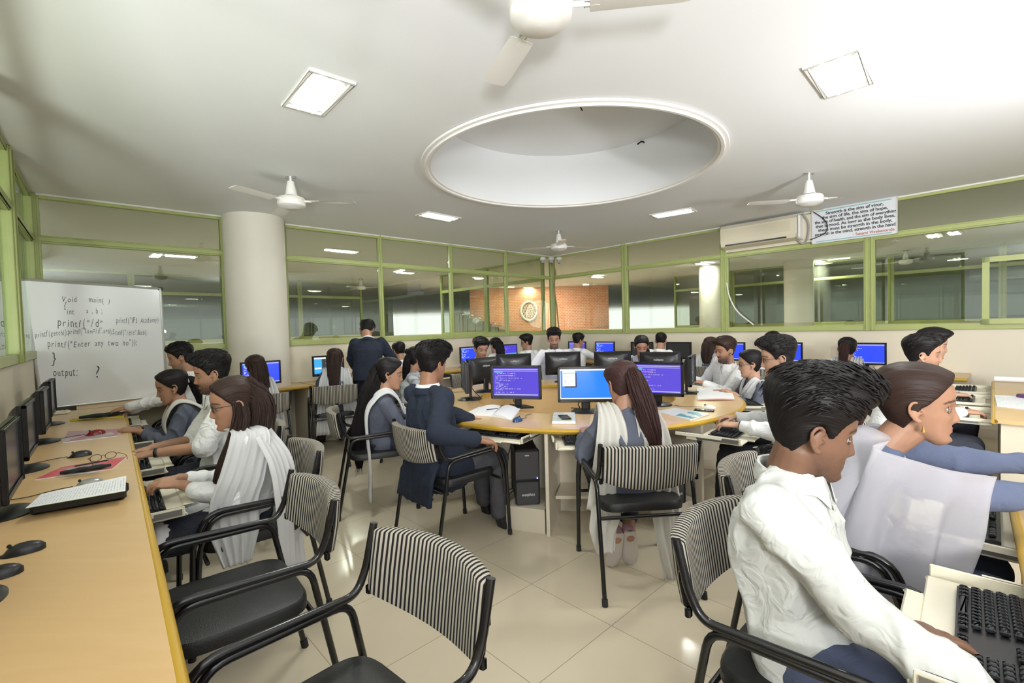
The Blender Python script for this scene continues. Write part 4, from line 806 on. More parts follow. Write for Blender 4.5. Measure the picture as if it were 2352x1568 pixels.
def cloth_mat(name, col, rough=.85, alpha=1, sc=15, bump=.85):
    m = mat(name, col, rough, spec=.25, bump=bump if alpha == 1 else .3, bscale=sc)
    for n_ in m.node_tree.nodes:
        if n_.type == 'BUMP': n_.inputs['Distance'].default_value = .013 if min(col) > .3 else .007
        if n_.type == 'TEX_NOISE': n_.inputs['Distortion'].default_value = 1.4; n_.inputs['Detail'].default_value = 2
    if alpha < 1:
        nt = m.node_tree; bs = nt.nodes['Principled BSDF']; out = nt.nodes['Material Output']; t = N(nt, 'ShaderNodeBsdfTransparent'); tl = N(nt, 'ShaderNodeBsdfTranslucent'); tl.inputs[0].default_value = (*col, 1)
        m1 = N(nt, 'ShaderNodeMixShader'); m1.inputs[0].default_value = .35; nt.links.new(bs.outputs[0], m1.inputs[1]); nt.links.new(tl.outputs[0], m1.inputs[2])
        m2 = N(nt, 'ShaderNodeMixShader'); m2.inputs[0].default_value = 1-alpha; nt.links.new(m1.outputs[0], m2.inputs[1]); nt.links.new(t.outputs[0], m2.inputs[2]); nt.links.new(m2.outputs[0], out.inputs[0])
    return m
CL = {'white': cloth_mat('white_cotton', (.80, .80, .80)), 'offwhite': cloth_mat('off_white_cotton', (.60, .61, .58)), 'grey': cloth_mat('slate_grey_cotton', (.105, .115, .150)), 'navy': cloth_mat('navy_suiting', (.018, .024, .040), .8), 'trouser': cloth_mat('dark_trouser_cloth', (.030, .032, .045), .8),
 'trouser_grey': cloth_mat('grey_trouser_cloth', (.075, .072, .08), .8), 'trouser_blue': cloth_mat('blue_grey_trouser_cloth', (.075, .09, .15), .8), 'blue': cloth_mat('blue_grey_cotton', (.125, .15, .235)), 'cream': cloth_mat('cream_dupatta', (.82, .80, .74), alpha=.93), 'sheer': cloth_mat('sheer_white_chiffon', (.80, .78, .82), alpha=.50), 'wdup': cloth_mat('white_dupatta', (.84, .84, .84), alpha=.93), 'plaid': cloth_mat('plaid_wool', (.45, .48, .5)), 'maroonchk': cloth_mat('maroon_check', (.30, .14, .14))}
def _plaid():
    nt = CL['plaid'].node_tree; bs = nt.nodes['Principled BSDF']; tc = N(nt, 'ShaderNodeTexCoord'); sp = N(nt, 'ShaderNodeSeparateXYZ'); nt.links.new(tc.outputs['Object'], sp.inputs[0])
    a = mth(nt, 'GREATER_THAN', mth(nt, 'FRACT', mth(nt, 'MULTIPLY', sp.outputs[2], 11)), .55); c = mth(nt, 'GREATER_THAN', mth(nt, 'FRACT', mth(nt, 'MULTIPLY', sp.outputs[0], 9)), .6)
    nt.links.new(mixc(nt, mth(nt, 'MULTIPLY', mth(nt, 'ADD', a, c), .5), (.66, .67, .68), (.27, .30, .34)), bs.inputs['Base Color'])
_plaid()
def wrinkle(me, amp, sc=1.0, seed=0, dirv=None):
    v = getv(me); n = getn(me); p = v*sc+seed*7.3; q = p.copy()
    if dirv is not None: q = q+np.outer(q@dirv, dirv)*-.65
    a = vnoise(q*11+vnoise(q*6)[:, None]*.9); b = vnoise(q*23+4); w = (1-abs(a))**3*1.2-.5+b*.35; setv(me, v+n*(w*amp)[:, None])
def make_hair(hd, style, root, q, thick=1.0, seed=0, col='black', near=False, H=None, long_path=None):
    """scalp cap following the head, plus loose locks"""
    nz, na = (120, 144) if q > 1 else (60, 72); P = head_param(nz, na); x, y, z = P[..., 0], P[..., 1], P[..., 2]; al = np.arctan2(abs(x), y)
    if style in ('short', 'pouf', 'crop', 'side', 'messy'): zh = np.interp(al, [0, .5, .9, 1.15, 1.35, 1.55, 1.75, 2.0, 2.5, PI], [.068, .068, .050, .022, -.012, .004, .018, -.030, -.066, -.074])
    else: zh = np.interp(al, [0, .5, .9, 1.15, 1.4, 1.6, 1.9, 2.4, PI], [.080, .074, .052, .026, .004, -.006, -.045, -.08, -.09])
    top = sstep(z, .02, .095); back = sstep(-y, -.02, .08); frt = sstep(y, .0, .07)
    T = {'short': .011+.020*top, 'crop': .005+.008*top, 'pouf': .012+.028*top+.016*top*frt, 'side': .012+.026*top+.010*frt*top, 'messy': .012+.030*top+.012*frt*top}.get(style, .012+.010*top+.006*back)*thick
    m = sstep(z-zh, -.004, .020); c = np.array([0, -.01, .02]); d = P-c; d /= np.linalg.norm(d, axis=-1, keepdims=True); az = np.arctan2(x, z+.08 if True else z); u = np.arctan2(x, np.maximum(z+.06, .001))/PI
    if style in ('short', 'pouf', 'crop', 'side', 'messy'): g = vnoise(np.stack([u*46+seed, y*14, z*9], -1))*.5+vnoise(np.stack([u*18+seed, y*20+3, z*20], -1))*.8; amp = .0055 if style != 'crop' else .0015
    else: g = vnoise(np.stack([u*40+seed, y*4, z*4], -1))*.7+vnoise(np.stack([u*90, y*6, z*6], -1))*.4; amp = .0022
    infl = (T+amp*g*(.4+.6*top))*m-.012*(1-m)
    if style == 'pouf': d = d+np.stack([0*x, .30*top*frt, .25*top], -1)
    if style == 'side': d = d+np.stack([.25*top, .15*top*frt, .1*top], -1)
    Q = P+d*infl[..., None]; b = MB(); UV = np.stack([u*.5+.5, y*3+.5], -1); b.grid(Q, UV, wrap=True); b.f += [tuple(range(na-1, -1, -1)), tuple((nz-1)*na+k for k in range(na))]
    r = random.Random(seed+5)
    if style in ('short', 'pouf', 'side', 'messy') and q > 0:
        cnt = 700 if near else 160; idx = np.argwhere((m > .9) & (z > .05) & (y > -.075))
        for k in range(cnt):
            i, j = idx[r.randrange(len(idx))]; p = Q[i, j]; nrm = d[i, j]/np.linalg.norm(d[i, j]); comb = np.array([r.uniform(-.35, .35)+(.5 if style == 'side' else 0), -1 if style != 'pouf' else -.8, .12 if p[1] > -.02 else -.6]); comb = unit(comb-nrm*(comb@nrm))
            L = r.uniform(.018, .036)*(1.2 if style in ('pouf', 'messy') else 1); c1 = p-comb*.008; c2 = p+comb*L*.5+nrm*.0035; c3 = p+comb*L+nrm*(r.uniform(-.004, .002) if style != 'messy' else r.uniform(.003, .014)); b.tube([c1-nrm*.002, c1*.5+c2*.5+nrm*.001, c2, c3], [.0026, .0026, .002, .0004], 4)
    me = b.mesh('hair'); 
    if len(me.uv_layers) == 0: me.uv_layers.new(name='UVMap')
    me.transform(Matrix(H.tolist())); o = link('hair', me, M_HAIR[col], root, sharp=0); return o
def locks(name, path, wid, thk, root, col, seed=0, strands=60, near=True, wave=.004, sidev=None, tail=1.0):
    """a mass of long hair swept along a path, grooved lengthwise, with loose strands"""
    P = catmull(path, 10); m = len(P); T = unit_rows(np.gradient(P, axis=0)); sv = np.array(sidev if sidev is not None else [1, 0, 0], float); b = MB(); na = 72; tt = np.linspace(0, 1, m); W = np.interp(tt, np.linspace(0, 1, len(wid)), wid); K = np.interp(tt, np.linspace(0, 1, len(thk)), thk); G = []; UV = []
    Q = np.linspace(0, 2*PI, na, endpoint=False); S = sv-T*(T@sv)[:, None]; S = unit_rows(S); F = np.cross(S, T)
    for i in range(m):
        s = tt[i]; g = vnoise(np.stack([np.cos(Q)*7+seed, np.sin(Q)*5, Q*0+s*2.2], -1))*.7+vnoise(np.stack([np.cos(Q)*17+seed, np.sin(Q)*12, Q*0+s*3.5+5], -1))*.45
        k = 1+g*.24; off = wave*math.sin(s*14+seed)*s; G.append(P[i]+S[i]*off+np.outer(np.cos(Q)*W[i]*k, S[i])+np.outer(np.sin(Q)*K[i]*k, F[i])); UV.append(np.stack([np.abs(Q/PI-1), Q*0+s*2.5], -1))
    G = np.array(G); b.grid(G, np.array(UV), wrap=True); b.f += [tuple(range(na-1, -1, -1)), tuple((m-1)*na+k for k in range(na))]; r = random.Random(seed)
    for k in range(strands):
        a = r.uniform(0, 2*PI); s0 = r.uniform(0, .6); s1 = min(1, s0+r.uniform(.3, .8)); ii = np.linspace(s0*(m-1), s1*(m-1), 9); o = []
        for n_, i in enumerate(ii):
            i0 = int(i); o.append(P[i0]+S[i0]*math.cos(a)*W[i0]*(1.03+.10*math.sin(n_*.9+k))+F[i0]*math.sin(a)*K[i0]*(1.05+.1*math.sin(n_*.7+k)))
        if s1 > .9: o.append(o[-1]+T[-1]*r.uniform(.02, .07)*tail+S[-1]*r.uniform(-.015, .015))
        b.tube(o, [.0022, .003, .002, .0004], 4)
    return b.build(name, M_HAIR[col], root, sharp=0)
def unit_rows(a): return a/(np.linalg.norm(a, axis=1)[:, None]+1e-12)
def drape(name, path, wv, width, pleats, amp, m, root, seed=0, mw=33, norm=None, th=.0022, flare=(1, 1), k=12):
    """pleated cloth strip swept along a path"""
    P = catmull(path, k); n = len(P); tt = np.linspace(0, 1, n); T = unit_rows(np.gradient(P, axis=0)); Wv = np.array([[np.interp(t, np.linspace(0, 1, len(wv)), np.array(wv)[:, j]) for j in range(3)] for t in tt]); Wv = unit_rows(Wv-T*np.sum(Wv*T, 1)[:, None]); Nn = np.cross(T, Wv)
    wd_ = np.interp(tt, np.linspace(0, 1, len(width)), width); V_ = np.linspace(-.5, .5, mw); G = []
    for i in range(n):
        ph = seed+.6*math.sin(tt[i]*5+seed); f = np.abs(np.sin(PI*pleats*(V_+.5)+ph))-.5+.5*vnoise(np.stack([V_*9+seed, V_*0+tt[i]*4, V_*0], -1))
        G.append(P[i]+np.outer(V_*wd_[i], Wv[i])+np.outer(f*amp*min(1, .35+tt[i]*1.3), Nn[i]))
    b = MB(); b.grid(G); o = b.build(name, m, root, sharp=0); s = o.modifiers.new('thickness', 'SOLIDIFY'); s.thickness = th; s.offset = 0; return o
PN = [0]
def person(hip, face, head, ztop, look=None, wr=None, sex='m', skin='mid', hair='short', hcol='black', top='shirt', tcol='white', bcol='trouser', q=1, label='', lean=None, beard=0, legs=None, specs=False, watch=None, seat=True, hs=1.03, pitch=-8, roll=0, curl=(22, 38, 25), pole=(0, 0), feet=None, short_sleeve=False, shoe=(.012, .012, .014), group=None, thick=1.0, handdir=None, zhip=.53, swidth=None, hem=.04):
    """q: 2 near, 1 middle, 0 far"""
    PN[0] += 1; seed = PN[0]; fem = sex == 'f'; f2 = unit(face); face3 = np.array([f2[0], f2[1], 0]); rz = yaw(f2); root = thing('person', label, 'person', (hip[0], hip[1], 0), rz, group)
    ca, sa = math.cos(-rz), math.sin(-rz)
    def L(p): x, y = p[0]-hip[0], p[1]-hip[1]; return np.array([x*ca-y*sa, x*sa+y*ca, p[2] if len(p) > 2 else 0])
    lk = unit(look) if look is not None else f2; lv = np.array([lk[0]*ca-lk[1]*sa, lk[0]*sa+lk[1]*ca]); hy = math.atan2(lv[1], lv[0])-PI/2
    Hc = L((head[0], head[1], ztop-.022-.118*hs)); HM = Matrix.Translation(Hc) @ Matrix.Rotation(hy, 4, 'Z') @ Matrix.Rotation(math.radians(pitch), 4, 'X') @ Matrix.Rotation(math.radians(roll), 4, 'Y') @ Matrix.Scale(hs, 4)
    H = np.array(HM); hp = lambda p: (H@np.array([*p, 1]))[:3]
    nb = np.array([Hc[0]*.9, Hc[1]-.045, Hc[2]-.148*hs]) if lean is None else np.array([Hc[0]+lean[0], Hc[1]+lean[1], Hc[2]+lean[2]]); hz = np.array([0, 0, zhip]); sp = nb-hz; sl = np.linalg.norm(sp)
    sw = swidth or (.158 if fem else .190); up = unit(sp); rt_ = np.array([1, 0, 0.0]); fw = unit(np.cross(up, rt_)); rt_ = np.cross(fw, up)
    def spine(t): return hz*(1-t)+nb*t-fw*(.035*math.sin(PI*min(1, t*1.0)))
    shc = spine(.915); SH = [shc-rt_*sw-up*.005, shc+rt_*sw-up*.005]     # left (x-) and right
    wr = wr or (None, None); WR_ = []
    for k, s in ((0, -1), (1, 1)): WR_.append(L(wr[k]) if wr[k] is not None else np.array([s*.12, .36, .74]))
    EL = []
    la, lb = (.262, .238) if fem else (.285, .255)
    for k, s in ((0, -1), (1, 1)):
        d = WR_[k]-SH[k]; dist = np.linalg.norm(d)
        if dist > (la+lb)*.985: WR_[k] = SH[k]+d/dist*(la+lb)*.985; d = WR_[k]-SH[k]; dist = np.linalg.norm(d)
        a = (la**2-lb**2+dist**2)/(2*dist); h = math.sqrt(max(la**2-a**2, 1e-5)); u = d/dist; pl = np.array([s*(.45+pole[k]), -.45, -1.0]); pl = unit(pl-u*(pl@u)); EL.append(SH[k]+u*a+pl*h)
    legs_ = legs or 'sit'; HJ = [np.array([s*.088, .02, zhip-.01]) for s in (-1, 1)]; KN = []; AK = []
    for k, s in ((0, -1), (1, 1)):
        if legs_ == 'stand': KN.append(np.array([s*.09, .03, .50])); AK.append(np.array([s*.10, -.02, .09]))
        else:
            kz = .515; KN.append(np.array([s*.115, .44, kz])); AK.append(L(feet[k]) if feet and feet[k] is not None else np.array([s*.12, .40, .095]))
            if feet and feet[k] is not None:
                d = AK[k]-HJ[k]; dist = np.linalg.norm(d); 
                kn = np.array([s*.12, .40, .50]); KN[k] = kn
    vox = {2: .0042, 1: .0065, 0: .0095}[q]
    # ---- body: one continuous skin
    b = MB(); HP = head_feat(head_param(96 if q else 60, 96 if q else 64, fem), fem, 1.0 if not fem else .88); b.loft((HP.reshape(-1, 3)@H[:3, :3].T+H[:3, 3]).reshape(HP.shape))
    eb = MB(); ear(eb, -1); ear(eb, 1)
    for v_ in eb.v: b_ = v_@H[:3, :3].T+H[:3, 3]; 
    n0 = b.n; allv = np.concatenate(eb.v)@H[:3, :3].T+H[:3, 3]; b.add(allv, eb.f)
    nr = .050 if fem else .058; caps(b, nb+up*-.01, hp((0, -.022, -.055)), nr*1.12, nr, 18); caps(b, nb-up*.02, hp((0, .0, -.075)), nr, nr*.85, 18)
    rings(b, [(spine(0)-up*.06, rt_*.13, fw*.09), (spine(0), rt_*.155, fw*.11), (spine(.3), rt_*.125, fw*.09), (spine(.6), rt_*.14, fw*.10), (spine(.82), rt_*.15, fw*.085), (spine(.93), rt_*.12, fw*.06), (spine(1.0), rt_*.06, fw*.05)])
    for k, s in ((0, -1), (1, 1)):
        caps(b, nb-up*.01, SH[k]-rt_*s*.03+up*.002, .036, .036); caps(b, SH[k]-rt_*s*.03, EL[k], .040, .034); caps(b, EL[k], WR_[k]*.6+EL[k]*.4, .038, .033); caps(b, WR_[k]*.6+EL[k]*.4, WR_[k], .033, .0245); caps(b, HJ[k], KN[k], .075, .055); caps(b, KN[k], AK[k], .052, .036)
        fd = unit(WR_[k]-EL[k]); hd = unit(fd*.75+np.array([-s*.10, .55, -.12]) if handdir is None or handdir[k] is None else np.array([*(L((hip[0]+handdir[k][0], hip[1]+handdir[k][1], 0))[:2]), handdir[k][2]])); upv = np.array([s*.15, .05, 1.0])
        hand_shape(b, WR_[k]+fd*.012, hd, upv, -1 if s > 0 else 1, curl, .09, s=(.93 if fem else 1.0)); 
    me = remesh(b, vox, 1 if q else 1)
    Hi = np.linalg.inv(H); v = getv(me); vl = v@Hi[:3, :3].T+Hi[:3, 3]; x, y, z = vl.T; base = np.array(SKIN[skin]); C = np.tile(base, (len(v), 1)); nz_ = vnoise(vl*60)*.06; C *= (1+nz_)[:, None]; fr = (y > .045) & (abs(z) < .13) & (abs(x) < .09)
    lip = np.exp(-(x/.023)**4-((z+.068)/.0085)**2)*fr; C = C*(1-.75*lip[:, None])+np.array([base[0]*.95, base[1]*.55, base[2]*.62] if not fem else [.42, .10, .11])*(.75*lip)[:, None]
    bz = .0235+.006*(1-((abs(x)-.032)/.022)**2); brow = sstep(.0052-abs(z-bz), 0, .0025)*sstep(.026-abs(abs(x)-.034), 0, .006)*fr; C = C*(1-.85*brow[:, None])+.012*(.85*brow)[:, None]
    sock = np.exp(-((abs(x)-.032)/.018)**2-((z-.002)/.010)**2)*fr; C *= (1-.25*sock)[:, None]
    if not fem: 
        sh_ = {0: .12, 1: .42, 2: .78}[beard]; jaw = sstep(-z, .028+.02*(abs(x) < .0), .055)*((abs(z) < .14))*sstep(y, -.03, .02); cheek = 1-sstep(-z, -.01, .05)
        jaw = jaw*(1-.9*lip)*(1-np.exp(-(x/.016)**2-((z+.052)/.004)**2)*0); jaw[(abs(x) > .1) | (z < -.135)] = 0; mou = np.exp(-(x/.028)**4-((z+.055)/.006)**2)*fr
        bd = np.clip((jaw*(.55+.45*sstep(-z, .05, .09))+mou)*sh_*(1+.35*vnoise(vl*330)), 0, 1)*(1-.85*lip); C = C*(1-bd[:, None])+.014*bd[:, None]
    paint(me, C); body = link('body', me, M_SKIN, root, sharp=0)
    # eyes with lids
    for s in (-1, 1):
        ec = np.array([s*.0315, .0645, .001]); n1, n2 = 24, 24; R = []
        for t in np.linspace(0, PI, n1):
            R.append([(ec[0]+.0122*math.sin(t)*math.cos(a), ec[1]+.0122*math.cos(t), ec[2]+.0122*math.sin(t)*math.sin(a)) for a in np.linspace(0, 2*PI, n2, endpoint=False)])
        R = np.array(R); bb = MB(); bb.grid(R@H[:3, :3].T+H[:3, 3], wrap=True); me = bb.mesh('eye'); tt = np.repeat(np.linspace(0, PI, n1), n2); c = np.where(tt[:, None] < .20, .005, np.where(tt[:, None] < .56, np.array([[.035, .018, .01]]), np.array([[.30, .27, .25]]))); paint(me, c); link('eye', me, M_EYE, body, sharp=0)
        bb = MB(); cols = []
        for lo, hi in ((.13, 1.45), (-1.35, -.36)):
            G = []
            for e in np.linspace(lo, hi, 8):
                G.append([(ec[0]+.0136*math.sin(a)*math.cos(e*max(.15, math.cos(a*.98))), ec[1]+.0136*math.cos(a)*math.cos(e*(.3+.7*math.cos(a))), ec[2]+.0136*math.sin(e*(.18+.82*math.cos(a)))) for a in np.linspace(-1.35, 1.35, 16)])
                cols += [(base*.72 if abs(e) > .3 and e != lo else base*.08 if e > 0 else base*.6)]*16
            bb.grid(np.array(G)@H[:3, :3].T+H[:3, 3])
        me = bb.mesh('eyelid'); paint(me, np.array(cols)); o = link('eyelid', me, M_SKIN, body, sharp=0); md_ = o.modifiers.new('t', 'SOLIDIFY'); md_.thickness = .0012
    # ---- hair
    make_hair(None, hair if hair in ('short', 'pouf', 'crop', 'side', 'messy') else 'tied', root, q, thick, seed, hcol, q == 2, H)
    # ---- clothing
    vc = {2: .0085, 1: .011, 0: .014}[q]; jk = top == 'suit'; g = .012 if top == 'kurta' else (.030 if jk else .020); b = MB(); zlow = -.10 if not jk else -.16
    bw = .86 if fem else 1.0
    rings(b, [(spine(0)+up*zlow*.9-fw*(.02 if jk else 0), rt_*(.165*bw+g), fw*(.125+g)), (spine(0.05), rt_*(.165*bw+g), fw*(.125+g)), (spine(.3), rt_*(.142*bw+g), fw*(.112+g)), (spine(.6), rt_*(.162*bw+g), fw*(.112+g)), (spine(.80), rt_*(.172*bw+g*.7), fw*(.098+g*.6)), (spine(.90), rt_*(.160*bw+g*.4), fw*(.078+g*.5)), (spine(.97), rt_*.085, fw*(.068+g*.3)), (spine(1.0)+up*.018, rt_*(nr+.012), fw*(nr+.010))], 40, .9)
    for k, s in ((0, -1), (1, 1)):
        ua, fa = (.052, .044) if fem else (.060, .052); ga = g*.55
        caps(b, nb-up*.012, SH[k]-rt_*s*.045+up*.004, .048, .052, 18); caps(b, SH[k]-rt_*s*.03, EL[k], ua+ga, fa+ga*.9, 18)
        if short_sleeve: pass
        elif top == 'kurta' and fem: e = EL[k]*.25+WR_[k]*.75; caps(b, EL[k], e, fa+ga, .036+ga, 16)
        else: e = WR_[k]-unit(WR_[k]-EL[k])*.022; caps(b, EL[k], e, fa+ga, .033+ga*.8, 16)
    if top == 'kurta':
        for k, s in ((0, -1), (1, 1)): caps(b, HJ[k], HJ[k]*.25+KN[k]*.75, .098, .085, 16)
        caps(b, (HJ[0]+HJ[1])/2, (HJ[0]*.35+KN[0]*.65+HJ[1]*.35+KN[1]*.65)/2, .095, .08, 16)
    if jk:
        for k, s in ((0, -1), (1, 1)): caps(b, HJ[k]+[0, -.04, .0], HJ[k]*.7+KN[k]*.3, .112, .095, 16)
        if legs_ == 'sit': rings(b, [((0, -.10, .66), [.17, 0, 0], [0, .06, 0]), ((0, -.17, .56), [.19, 0, 0], [0, .04, 0]), ((0, -.215, .47), [.205, 0, 0], [0, .026, 0]), ((0, -.235, .37), [.215, 0, 0], [0, .020, 0]), ((0, -.24, .33), [.215, 0, 0], [0, .018, 0])], 32, .7)
    me = remesh(b, vc, 2); wrinkle(me, {2: .015, 1: .009, 0: .005}[q]*(.6 if jk else 1), 1, seed, up)
    cm = {'shirt': 'shirt', 'suit': 'suit_jacket', 'kurta': 'kurta'}[top]; ctop = link(cm, me, CL[tcol], root, sharp=0)
    # collar and cuffs
    if top in ('shirt', 'suit'):
        for nm, mm, r0, hgt, dz in ((('collar', CL[tcol], nr+.018, .036, .0),) if top == 'shirt' else (('shirt_collar', CL['white'], nr+.012, .044, .004), ('jacket_collar', CL[tcol], nr+.024, .034, -.006))):
            cb_ = MB(); G = []
            for a in np.linspace(-PI*.94, PI*.94, 44):     # gap at the front
                fx = abs(a)/PI; c0 = spine(1.0)+up*(.0+dz-.030*fx)+fw*(.012*fx); dr = rt_*math.sin(a)-fw*math.cos(a); drop = .050*sstep(np.array(fx), .72, .95)
                G.append([c0+dr*(r0-.002)+up*-.008, c0+dr*(r0-.004)+up*hgt, c0+dr*(r0+.003)+up*(hgt+.002), c0+dr*(r0+.014)+up*(hgt*.35-drop), c0+dr*(r0+.017)+up*(-.004-drop), c0+dr*(r0+.008)+up*(.0-drop)])
            cb_.grid(G); o = cb_.build(nm, mm, ctop, sharp=50); s_ = o.modifiers.new('t', 'SOLIDIFY'); s_.thickness = .002
    if top == 'suit' :
        for k in (0, 1): d = unit(WR_[k]-EL[k]); bb = MB(); bb.tube([WR_[k]-d*.035, WR_[k]-d*.002], [.038, .034], 20); bb.build('shirt_cuff', CL['white'], ctop)
    if top == 'shirt' and not short_sleeve:
        for k in (0, 1): d = unit(WR_[k]-EL[k]); bb = MB(); bb.tube([WR_[k]-d*.060, WR_[k]-d*.012, WR_[k]-d*.008], [.041, .037, .033], 22); bb.build('cuff', CL[tcol], ctop)
    if top == 'shirt' and q > 0:
        bb = MB(); 
        for t in (.88, .74, .60, .46): c = spine(t)+fw*(.118+g*.6-.03*max(0, (t-.8)*5)); bb.lathe([(.001, .002), (.0055, .002), (.0055, 0)], n=12); vv = bb.v[-1]; bb.v[-1] = np.outer(vv[:, 0], rt_)+np.outer(vv[:, 1], up)+np.outer(vv[:, 2], fw)+c
        bb.build('button', mat('shell_button', (.6, .6, .56), .3), ctop)
    # trousers
    b = MB(); rings(b, [(np.array([0, 0, zhip-.085]), [.15, 0, 0], [0, .11, 0]), (np.array([0, 0, zhip]), [.175, 0, 0], [0, .135, 0]), (spine(.10), rt_*.155*bw, fw*.12)], 28)
    for k, s in ((0, -1), (1, 1)):
        gr = .012; an = AK[k]+(KN[k]-AK[k])*hem; caps(b, HJ[k], KN[k], .088+gr, .064+gr, 18); caps(b, KN[k], an, .064+gr, .046+gr, 16)
    me = remesh(b, vc, 2); wrinkle(me, .004, 1, seed+3); link('trousers', me, CL[bcol], root, sharp=0)
    for k, s in ((0, -1), (1, 1)):
        a0 = AK[k]; tuck = feet and feet[k] is not None; fd = unit(np.array([s*.15, 1, 0])) if not tuck else unit(np.array([s*.1, .35, -1])); upd = np.array([0, 0, 1.0]) if not tuck else unit(np.array([0, -1, -.3])*-1+0); sd = unit(np.cross(fd, upd)); upd = np.cross(sd, fd); heel = a0-fd*.065-upd*.02 if not tuck else a0-fd*.05
        b = MB(); L_ = .25 if fem else .275; R = []
        for t, w, h, z0 in ((0, .022, .030, 0), (.04, .034, .040, 0), (.25, .038, .042, 0), (.5, .043, .030, 0), (.78, .047, .022, 0), (.95, .036, .016, 0), (1, .012, .008, 0)): R.append((heel+fd*L_*t+upd*(h-.047 if not tuck else h-.02), sd*w, upd*h))
        rings(b, R, 22, .8); m_ = mat('shoe_%d%d%d' % tuple(int(c*100) for c in shoe), shoe, .5); so = b.build('shoe', m_, root, sharp=0)
        b = MB(); R = [(c-upd*(np.linalg.norm(h)-.004), w_*1.06, upd*.010) for c, w_, h in R]; rings(b, R, 22, .8); b.build('sole', mat('sole_white', (.55, .5, .45), .7) if shoe[0] > .1 or seed in (10,) else M_RUB, so)
    if specs:
        me = spectacles(s=1.0).mesh('s'); me.transform(Matrix(H.tolist()) @ Matrix.Translation((0, .088, .004))); sp_ = link('spectacles', me, M_PLASTIC, root)
        bb = MB(); 
        for s in (-1, 1): bb.lathe([(.001, 0), (.022, 0)], n=20); vv = bb.v[-1]; bb.v[-1] = np.stack([vv[:, 0]+s*.033, vv[:, 2], vv[:, 1]*.85], 1)
        me = bb.mesh('l'); me.transform(Matrix(H.tolist()) @ Matrix.Translation((0, .088, .004))); link('lens', me, M_LENS, sp_)
    if watch:
        k = watch[0]; d = unit(WR_[k]-EL[k]); c = WR_[k]-d*.01; bb = MB(); u_ = unit(np.cross(d, [0, 0, 1.0])); w_ = np.cross(u_, d); bb.tube([c-d*.009, c+d*.009], [.0285, .0285], 22, cap=False); o = bb.build('wrist_band', mat('band_'+watch[1], {'black': (.012, .012, .013), 'red': (.45, .02, .02)}[watch[1]], .5), root); s_ = o.modifiers.new('t', 'SOLIDIFY'); s_.thickness = .003
    return dict(root=root, H=H, hp=hp, nb=nb, up=up, fw=fw, rt=rt_, SH=SH, EL=EL, WR=WR_, spine=spine, L=L, body=body, AK=AK, KN=KN)
def shoulder_dupatta(p, m, down=.55, width=.11, both=True, front=.35, seed=0, out=0.0, sides=(-1, 1), drop2=0):
    """narrow shawl hanging over a shoulder, front to back"""
    for s in sides:
        a = p['nb']+p['rt']*s*.105; fw, up = p['fw'], p['up']; sh = a-up*.0+up*.035; bk = -fw
        path = [sh+fw*.15-up*front, sh+fw*.155-up*.15, sh+fw*.085-up*.035, sh-fw*.0+up*.012, sh+bk*.085-up*.05, sh+bk*.135-up*.2+p['rt']*s*out*.3, sh+bk*.15+np.array([0, 0, -down])+p['rt']*s*out]
        if drop2: path.append(path[-1]+np.array([s*.02, -.01, -drop2]))
        drape('dupatta', path, [p['rt']]*len(path), [width*.9, width*.8, width*.75, width*.8, width, width*1.25, width*1.5], 4, .018, m, p['root'], seed+s)
def neck_dupatta(p, m, seed=0):
    """shawl looped in front of the neck with both ends thrown back"""
    fw, up, rt = p['fw'], p['up'], p['rt']; nb = p['nb']
    path = [nb-rt*.12-fw*.13-up*.38, nb-rt*.12-fw*.11-up*.12, nb-rt*.10+up*.03, nb-rt*.06+fw*.12-up*.10, nb+fw*.145-up*.20, nb+rt*.06+fw*.12-up*.10, nb+rt*.10+up*.03, nb+rt*.12-fw*.11-up*.12, nb+rt*.12-fw*.13-up*.38]
    drape('dupatta', path, [rt*.8+fw*.2, rt, rt+up*-.3, rt*.5+up, up+fw*.3, -rt*.5+up, -rt-up*.3, -rt, -rt*.8+fw*.2] if False else [rt, rt, rt*.7+fw*.7, up*.8+rt*.5, up, up*.8-rt*.5, -rt*.7+fw*.7, -rt, -rt], [.12, .10, .09, .12, .15, .12, .09, .10, .12], 4, .014, m, p['root'], seed)
# ------------------------------------------------------------------ who sits where
f = lambda *a: np.array(a, float)
KBL = [f(-1.73, 2.17), f(-2.31, 2.82), f(-2.90, 3.50), f(-3.51, 4.17)]
def hands(kb, face, z=.735, dx=.09, back=.10, s=1):
    f2 = unit(face); r = np.array([f2[1], -f2[0]]); return ((*(kb-r*dx-f2*back), z), (*(kb+r*dx-f2*back), z))
# 1 girl in glasses
p = person((-1.42, 2.42), (-.80, -.60), (-1.44, 2.40), 1.235, look=(-.80, -.60), wr=hands(KBL[0]+DN*.08, -DN, .745, .07, .06), sex='f', skin='mid', hair='tied', hcol='brown', top='kurta', tcol='white', bcol='trouser', q=2, specs=True, pitch=-8, label='young woman in glasses and white kurta with very long dark hair, left counter', thick=1.0)
hp = p['hp']; w = p['rt']
locks('long_hair', [hp((0, -.045, .09)), hp((-.02, -.10, .0)), hp((-.03, -.09, -.10)), hp((-.05, -.055, -.2)), hp((-.08, .02, -.32)), hp((-.09, .05, -.44)), hp((-.10, .07, -.56))], [.07, .085, .085, .075, .06, .045, .02], [.05, .05, .05, .045, .04, .03, .014], p['root'], 'brown', 3, 160, sidev=p['rt']*.6+p['fw']*.8)
locks('front_lock', [hp((-.035, -.02, .105)), hp((-.068, -.02, .04)), hp((-.085, -.02, -.05)), hp((-.11, .02, -.15)), hp((-.125, .09, -.28)), hp((-.11, .15, -.42)), hp((-.10, .17, -.54))], [.018, .026, .035, .04, .04, .03, .012], [.010, .014, .02, .022, .02, .016, .008], p['root'], 'brown', 5, 90, sidev=p['fw'])
